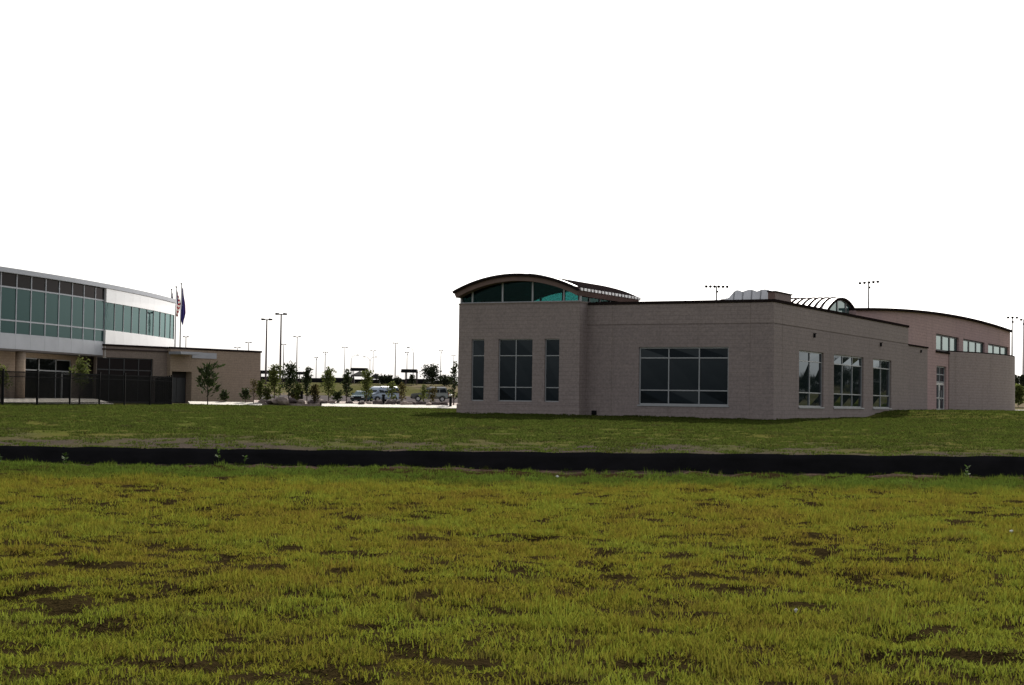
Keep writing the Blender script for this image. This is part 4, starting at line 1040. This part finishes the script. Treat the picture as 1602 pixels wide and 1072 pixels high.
# ================================================================== vehicles
def vehicle(name, label, cat, px, Y, rz, prof_pts, hw, glass_side, wheels, wr, paint, roofpaint, roof, windscreen, rear, front_x, rear_x, lampz):
    x, y = gp(px, Y); t = thing(name, label, cat, (x, y, zt(x, y, False) + .035), 'parked vehicles', rz)
    zs_ = [p[1] for p in prof_pts]; zbelt = roof[0]
    def hy(z): return hw * (1 - .20 * smooth(zbelt, max(zs_), z) - .06 * (1 - smooth(min(zs_), min(zs_) + .3, z)))
    n = len(prof_pts); m = MB()
    m.add([(px_, -hy(z), z) for px_, z in prof_pts] + [(px_, hy(z), z) for px_, z in prof_pts], [tuple(range(n)), tuple(range(2 * n - 1, n - 1, -1))] + [(i, i + n, (i + 1) % n + n, (i + 1) % n) for i in range(n)])
    body = m.build('body', paint, t, world=False)
    bm = bmesh.new(); bm.from_mesh(body.data); bmesh.ops.bevel(bm, geom=[e for e in bm.edges if len(e.link_faces) == 2 and e.calc_face_angle(0) > .6], offset=.045, segments=2, affect='EDGES'); bm.to_mesh(body.data); bm.free()
    for g in glass_side:
        for s in (-1, 1):
            m = MB(); k = len(g); m.add([(a, s * (hy(z) + .008), z) for a, z in g] + [(a, s * (hy(z) - .03), z) for a, z in g], [tuple(range(k)), tuple(range(2 * k - 1, k - 1, -1))] + [(i, i + k, (i + 1) % k + k, (i + 1) % k) for i in range(k)]); m.build('side_window', 'glass_black', t, world=False)
    def end_glass(a, b, nm, sx):
        (xa, za), (xb, zb) = a, b; m = MB(); o = .012 * sx
        m.hexa([(xa + o, -hy(za) + .10, za), (xa + o, hy(za) - .10, za), (xb + o, hy(zb) - .09, zb), (xb + o, -hy(zb) + .09, zb), (xa - o * 2, -hy(za) + .10, za), (xa - o * 2, hy(za) - .10, za), (xb - o * 2, hy(zb) - .09, zb), (xb - o * 2, -hy(zb) + .09, zb)]); m.build(nm, 'glass_black', t, world=False)
    end_glass(*windscreen, 'windscreen', -1); end_glass(*rear, 'rear_window', 1)
    if roofpaint:
        m = MB(); xs_, zz = roof[1], max(zs_); m.hexa([(xs_[0], -hy(zz) + .02, zz + .002), (xs_[1], -hy(zz) + .02, zz + .002), (xs_[1], hy(zz) - .02, zz + .002), (xs_[0], hy(zz) - .02, zz + .002), (xs_[0] + .15, -hy(zz) + .12, zz + .07), (xs_[1] - .15, -hy(zz) + .12, zz + .07), (xs_[1] - .15, hy(zz) - .12, zz + .07), (xs_[0] + .15, hy(zz) - .12, zz + .07)]); m.build('roof_panel', roofpaint, t, world=False)
    for wx in wheels:
        for s in (-1, 1):
            m = MB(); yb = s * (hw - .2); ye = s * (hw + .015)
            m.tube([(wx, yb, wr), (wx, ye - s * .03, wr), (wx, ye, wr)], [wr, wr, wr * .92], 20); w = m.build('tyre', 'tyre', t, world=False)
            m = MB(); m.tube([(wx, ye - s * .04, wr), (wx, ye + s * .012, wr)], [wr * .62, wr * .56], 16); m.build('rim', 'rim', w, world=False)
            m = MB(); q = []
            for k in range(13):
                a = math.pi * k / 12
                q.append((wx + (wr + .09) * math.cos(a), wr + (wr + .09) * math.sin(a)))
            for k in range(12):
                (x0, z0), (x1, z1) = q[k], q[k + 1]; c0 = (wx + (x0 - wx) * .9, wr + (z0 - wr) * .9); c1 = (wx + (x1 - wx) * .9, wr + (z1 - wr) * .9)
                m.hexa([(c0[0], s * (hw - .06), c0[1]), (c1[0], s * (hw - .06), c1[1]), (x1, s * (hw - .06), z1), (x0, s * (hw - .06), z0), (c0[0], s * (hw + .02), c0[1]), (c1[0], s * (hw + .02), c1[1]), (x1, s * (hw + .02), z1), (x0, s * (hw + .02), z0)])
            m.build('wheel_arch', 'tyre', t, world=False)
    for s in (-1, 1):
        m = MB(); a, b = sorted((s * hw * .55, s * hw * .92)); m.box(front_x - .03, front_x + .06, a, b, lampz - .08, lampz + .08); m.build('headlight', 'lamp_lens', t, world=False)
        m = MB(); m.box(rear_x - .06, rear_x + .03, *sorted((s * hw * .78, s * hw * .95)), lampz, lampz + .3); m.build('tail_light', 'tail', t, world=False)
        m = MB(); mx = windscreen[0][0] + .25; m.box(mx - .06, mx + .06, *sorted((s * (hw - .02), s * (hw + .2))), zbelt + .02, zbelt + .2); m.build('mirror', paint, t, world=False)
    m = MB(); m.box(front_x - .10, front_x + .14, -hw * .97, hw * .97, min(zs_) + .1, min(zs_) + .30); m.build('bumper', 'tyre', t, world=False)
    m = MB(); m.box(rear_x - .14, rear_x + .10, -hw * .97, hw * .97, min(zs_) + .1, min(zs_) + .30); m.build('bumper', 'tyre', t, world=False)
    m = MB(); m.box(front_x - .045, front_x + .03, -hw * .5, hw * .5, lampz - .1, lampz + .08); m.build('grille', 'black_metal', t, world=False)
    return t
# x negative is the front
wag = [(-2.3, .35), (-2.32, .85), (-2.2, 1.0), (-1.0, 1.12), (-.42, 1.72), (-.2, 1.78), (2.0, 1.76), (2.25, 1.1), (2.3, .4)]
vehicle('parked_wagon', 'grey sport utility wagon parked side-on nearest the masonry building', 'car', 674, 198, 0.06, wag, .92, [[(-.78, 1.16), (-.34, 1.66), (.28, 1.66), (.28, 1.16)], [(.36, 1.16), (.36, 1.66), (1.1, 1.66), (1.1, 1.16)], [(1.2, 1.16), (1.2, 1.65), (1.88, 1.63), (2.05, 1.16)]], (-1.45, 1.5), .36, 'paint_grey', 'paint_white', (1.1, (-.15, 1.95)), ((-.92, 1.18), (-.42, 1.68)), ((2.22, 1.18), (2.04, 1.66)), -2.3, 2.28, .85)  # white roof panel paints the sun glint onto the grey roof
van = [(-2.35, .35), (-2.4, .8), (-2.25, .98), (-1.75, 1.12), (-.95, 1.78), (-.7, 1.86), (2.2, 1.86), (2.38, 1.1), (2.4, .4)]
vehicle('parked_van', 'pale blue passenger van with white roof parked beside the small car', 'van', 597, 193, R(50), van, .95, [[(-1.42, 1.16), (-.9, 1.70), (-.35, 1.70), (-.35, 1.16)], [(-.25, 1.16), (-.25, 1.70), (.85, 1.70), (.85, 1.16)], [(.95, 1.16), (.95, 1.70), (2.1, 1.70), (2.22, 1.16)]], (-1.5, 1.45), .34, 'paint_blue', 'paint_white', (1.12, (-.65, 2.15)), ((-1.66, 1.2), (-.97, 1.74)), ((2.34, 1.2), (2.24, 1.74)), -2.36, 2.36, .82)
sed = [(-2.1, .3), (-2.15, .62), (-2.0, .80), (-.95, .92), (-.3, 1.36), (0, 1.42), (.85, 1.40), (1.5, 1.0), (2.1, .94), (2.15, .4)]
vehicle('parked_car', 'small dark teal car facing the lawn left of the van', 'car', 568, 190, R(80), sed, .86, [[(-.72, .96), (-.2, 1.32), (.3, 1.34), (.3, .96)], [(.38, .96), (.38, 1.34), (.82, 1.32), (1.3, .98)]], (-1.3, 1.3), .30, 'paint_teal', None, (.92, (0, .8)), ((-.86, .97), (-.33, 1.33)), ((1.42, 1.04), (.9, 1.36)), -2.1, 2.1, .66)

# ================================================================== weeds and litter on the lawn
def weed(px, Y, h, n, lab, seed):
    x, y = gp(px, Y); rr = random.Random(seed); t = thing('weed', lab, 'weed', (x, y, zt(x, y)), 'weeds by the silt fence')
    m = MB(); st = MB(); st.tube([(0, 0, -.03), (.02, 0, h)], [.008, .004], 5); st.build('stem', 'weed', t, world=False)
    for i in range(n):
        z = h * rr.uniform(.2, 1); a = rr.uniform(0, 6.28); d = Vector((math.cos(a), math.sin(a), rr.uniform(.1, .9))).normalized(); w = d.cross(Vector((0, 0, 1))).normalized(); L = rr.uniform(.06, .13); c = Vector((0, 0, z))
        m.add([c, c + d * L * .5 + w * L * .28, c + d * L, c + d * L * .5 - w * L * .28], [(0, 1, 2, 3)])
    m.build('leaves', 'weed', t, world=False, recalc=False)
weed(106, 36.6, .30, 26, 'leafy weed growing against the left part of the silt fence', 1); weed(345, 37.0, .36, 14, 'tall thin weed against the silt fence below the low block', 2)
weed(386, 37.0, .25, 10, 'small weed right of the tall thin one by the silt fence', 3); weed(1515, 36.8, .28, 24, 'brownish leafy weed against the right part of the silt fence', 4)
weed(2, 36.4, .22, 16, 'weed by the silt fence at the left edge', 5)
def litter(px, py, s, lab):
    r = ray(px, py); tt = -EYE / r.z; x, y = r.x * tt, r.y * tt; z = zt(x, y)
    m = MB(); rr = random.Random(int(px)); k = 7; c = Vector((0, 0, s * .8)); vs = [c] + [(s * rr.uniform(.4, 1) * math.cos(6.28 * i / k), s * rr.uniform(.3, .7) * math.sin(6.28 * i / k), s * rr.uniform(-.1, .5)) for i in range(k)]
    m.add(vs, [(0, i + 1, (i + 1) % k + 1) for i in range(k)]); m.add([(0, 0, -.02)] + vs[1:], [(0, (i + 1) % k + 1, i + 1) for i in range(k)])
    o = m.build('litter', 'paper', world=False); o.location = (x, y, z + .055); tag(o, lab, 'litter', 'white litter scraps in the grass')
litter(1245, 960, .022, 'white scrap in the near grass toward the right'); litter(1583, 838, .04, 'white scrap in the grass at the right edge'); litter(872, 749, .05, 'white scrap in the green strip below the silt fence middle')
litter(1445, 747, .05, 'white scrap in the green strip near the right silt fence')

# ================================================================== grass (uncountable)
def clump(name, n, rad, h0, h1, w, mat, seed):
    rr = random.Random(seed); m = MB()
    for i in range(n):
        a = rr.uniform(0, 6.283); d = rad * math.sqrt(rr.random()); x, y = d * math.cos(a), d * math.sin(a)
        h = rr.uniform(h0, h1) * (1 - .4 * d / rad); b = rr.uniform(0, 6.283); ln = h * rr.uniform(.15, .9); dx, dy = math.cos(b) * ln, math.sin(b) * ln
        c = rr.uniform(0, 6.283); wx, wy = math.cos(c) * w / 2, math.sin(c) * w / 2
        m.add([(x - wx, y - wy, -.02), (x + wx, y + wy, -.02), (x + wx * .8 + dx * .4, y + wy * .8 + dy * .4, h * .6), (x - wx * .8 + dx * .4, y - wy * .8 + dy * .4, h * .6), (x + dx, y + dy, h)], [(0, 1, 2, 3), (3, 2, 4)])
    me = bpy.data.meshes.new(name); me.from_pydata(m.v, [], m.f); me.materials.append(M[mat]); me.update()
    return bpy.data.objects.new(name, me)
def scatter(name, pts, clumps, label):
    col = bpy.data.collections.new(name + '_kinds')
    for c in clumps: col.objects.link(c)
    me = bpy.data.meshes.new(name); me.from_pydata([p[0] for p in pts], [], [])
    a = me.attributes.new('rot', 'FLOAT_VECTOR', 'POINT'); a.data.foreach_set('vector', [v for p in pts for v in p[1]])
    a = me.attributes.new('scl', 'FLOAT_VECTOR', 'POINT'); a.data.foreach_set('vector', [v for p in pts for v in p[2]])
    a = me.attributes.new('idx', 'INT', 'POINT'); a.data.foreach_set('value', [i % len(clumps) for i in range(len(pts))])
    o = bpy.data.objects.new(name, me); COL.objects.link(o); tag(o, label, 'grass', kind='stuff')
    g = bpy.data.node_groups.new(name, 'GeometryNodeTree'); g.interface.new_socket('Geometry', in_out='INPUT', socket_type='NodeSocketGeometry'); g.interface.new_socket('Geometry', in_out='OUTPUT', socket_type='NodeSocketGeometry')
    N = g.nodes; gi = N.new('NodeGroupInput'); go = N.new('NodeGroupOutput'); ip = N.new('GeometryNodeInstanceOnPoints'); ci = N.new('GeometryNodeCollectionInfo')
    ci.inputs['Collection'].default_value = col; ci.inputs['Separate Children'].default_value = True; ci.inputs['Reset Children'].default_value = True
    def attr(nm, ty):
        n = N.new('GeometryNodeInputNamedAttribute'); n.data_type = ty; n.inputs[0].default_value = nm; return n.outputs[0]
    er = N.new('FunctionNodeEulerToRotation'); g.links.new(attr('rot', 'FLOAT_VECTOR'), er.inputs[0])
    ip.inputs['Pick Instance'].default_value = True
    g.links.new(gi.outputs[0], ip.inputs['Points']); g.links.new(ci.outputs[0], ip.inputs['Instance']); g.links.new(attr('idx', 'INT'), ip.inputs['Instance Index'])
    g.links.new(er.outputs[0], ip.inputs['Rotation']); g.links.new(attr('scl', 'FLOAT_VECTOR'), ip.inputs['Scale']); g.links.new(ip.outputs[0], go.inputs[0])
    md = o.modifiers.new('scatter', 'NODES'); md.node_group = g
    return o
rr = random.Random(5)
near = []
def put(lst, x, y, sc, hz): lst.append(((x, y, zt(x, y)), (rr.uniform(-.12, .12), rr.uniform(-.12, .12), rr.uniform(0, 6.283)), (sc, sc, sc * hz)))
for y0 in np.arange(7.0, 37.6, .5):
    hwid = .335 * y0 + 7.0; dens = 62 if y0 < 15 else (48 if y0 < 22 else 34)
    for _ in range(int(2 * hwid * .5 * dens)):
        x = rr.uniform(-hwid, hwid); y = y0 + rr.random() * .5
        v = dip(x, y); big = fbm(x * .25, y * .22, 6.0, 2)
        if v < -.24 and rr.random() < .30 + .9 * (-.24 - v): continue
        if y > 35.9 + .9 * noise.noise((x * .5, 0, 3)) - (.5 if x > -3 else -.9) and rr.random() < .8: continue
        hz = .26 + .78 * smooth(-.34, .32, v) + rr.uniform(-.12, .15) + .25 * big
        if rr.random() < .04: hz *= 1.7
        if 30 < y < 36.8: hz *= 1.2
        put(near, x, y, rr.uniform(.75, 1.3) * (1 if y < 20 else 1.2), max(.25, hz))
cl = [clump('grass_clump', 36, .115, .025, .10, .0080, 'grass', 40 + k) for k in range(8)]
scatter('near_grass', near, cl, 'rough yellow-green grass of the near lawn')
mid_ = []
def blocked(x, y):
    v = Vector((x, y))
    if (v - FB.o).dot(FB.n) < .15 and (v - FA.o).dot(FA.n) < .15 and (v - FB.o).dot(FB.d) < uB and (v - FA.o).dot(FA.d) < uP: return True
    if (v - FP.o).dot(FP.n) < .15 and -.2 < (v - FP.o).dot(FP.d) < LP_ + .15: return True
    if (v - FU.o).dot(FU.n) < 1.4 and (v - FU.o).dot(FU.d) > 20: return True
    uu, oo = (v - FB.o).dot(FB.d), (v - FB.o).dot(FB.n); k = (uu - 43) / 23
    if k > 0 and 2.2 + 8.1 * k < oo < 5.4 + 8.3 * k: return True
    q = (v - AL.P[0]); return x > 31 and y > 113 and q.dot(FU.n) < 4.5 and q.dot(FU.d) > -.5
for y0 in np.arange(38.4, 117.5, 1.0):
    hwid = .335 * y0 + 9
    for _ in range(int(2 * hwid * (5 if y0 < 78 else 3))):
        x = rr.uniform(-hwid, hwid); y = y0 + rr.random()
        v = fbm(x * .12, y * .2, 4.0) + .4 * fbm(x * .7, y * .7, 1.0, 2)
        if y + 12 * v < 52 and rr.random() < .68: continue
        if y > 76 and blocked(x, y): continue
        if y > 101 and x < -24: continue
        put(mid_, x, y, rr.uniform(1.3, 2.0) * (1 if y < 78 else 1.4), rr.uniform(.35, .6) * (1 if y < 78 else .7))
cl2 = [clump('grass_clump', 60, .22, .05, .10, .018, 'grass_mid', 80 + k) for k in range(4)]
scatter('mid_grass', mid_, cl2, 'short green grass between silt fence and buildings')
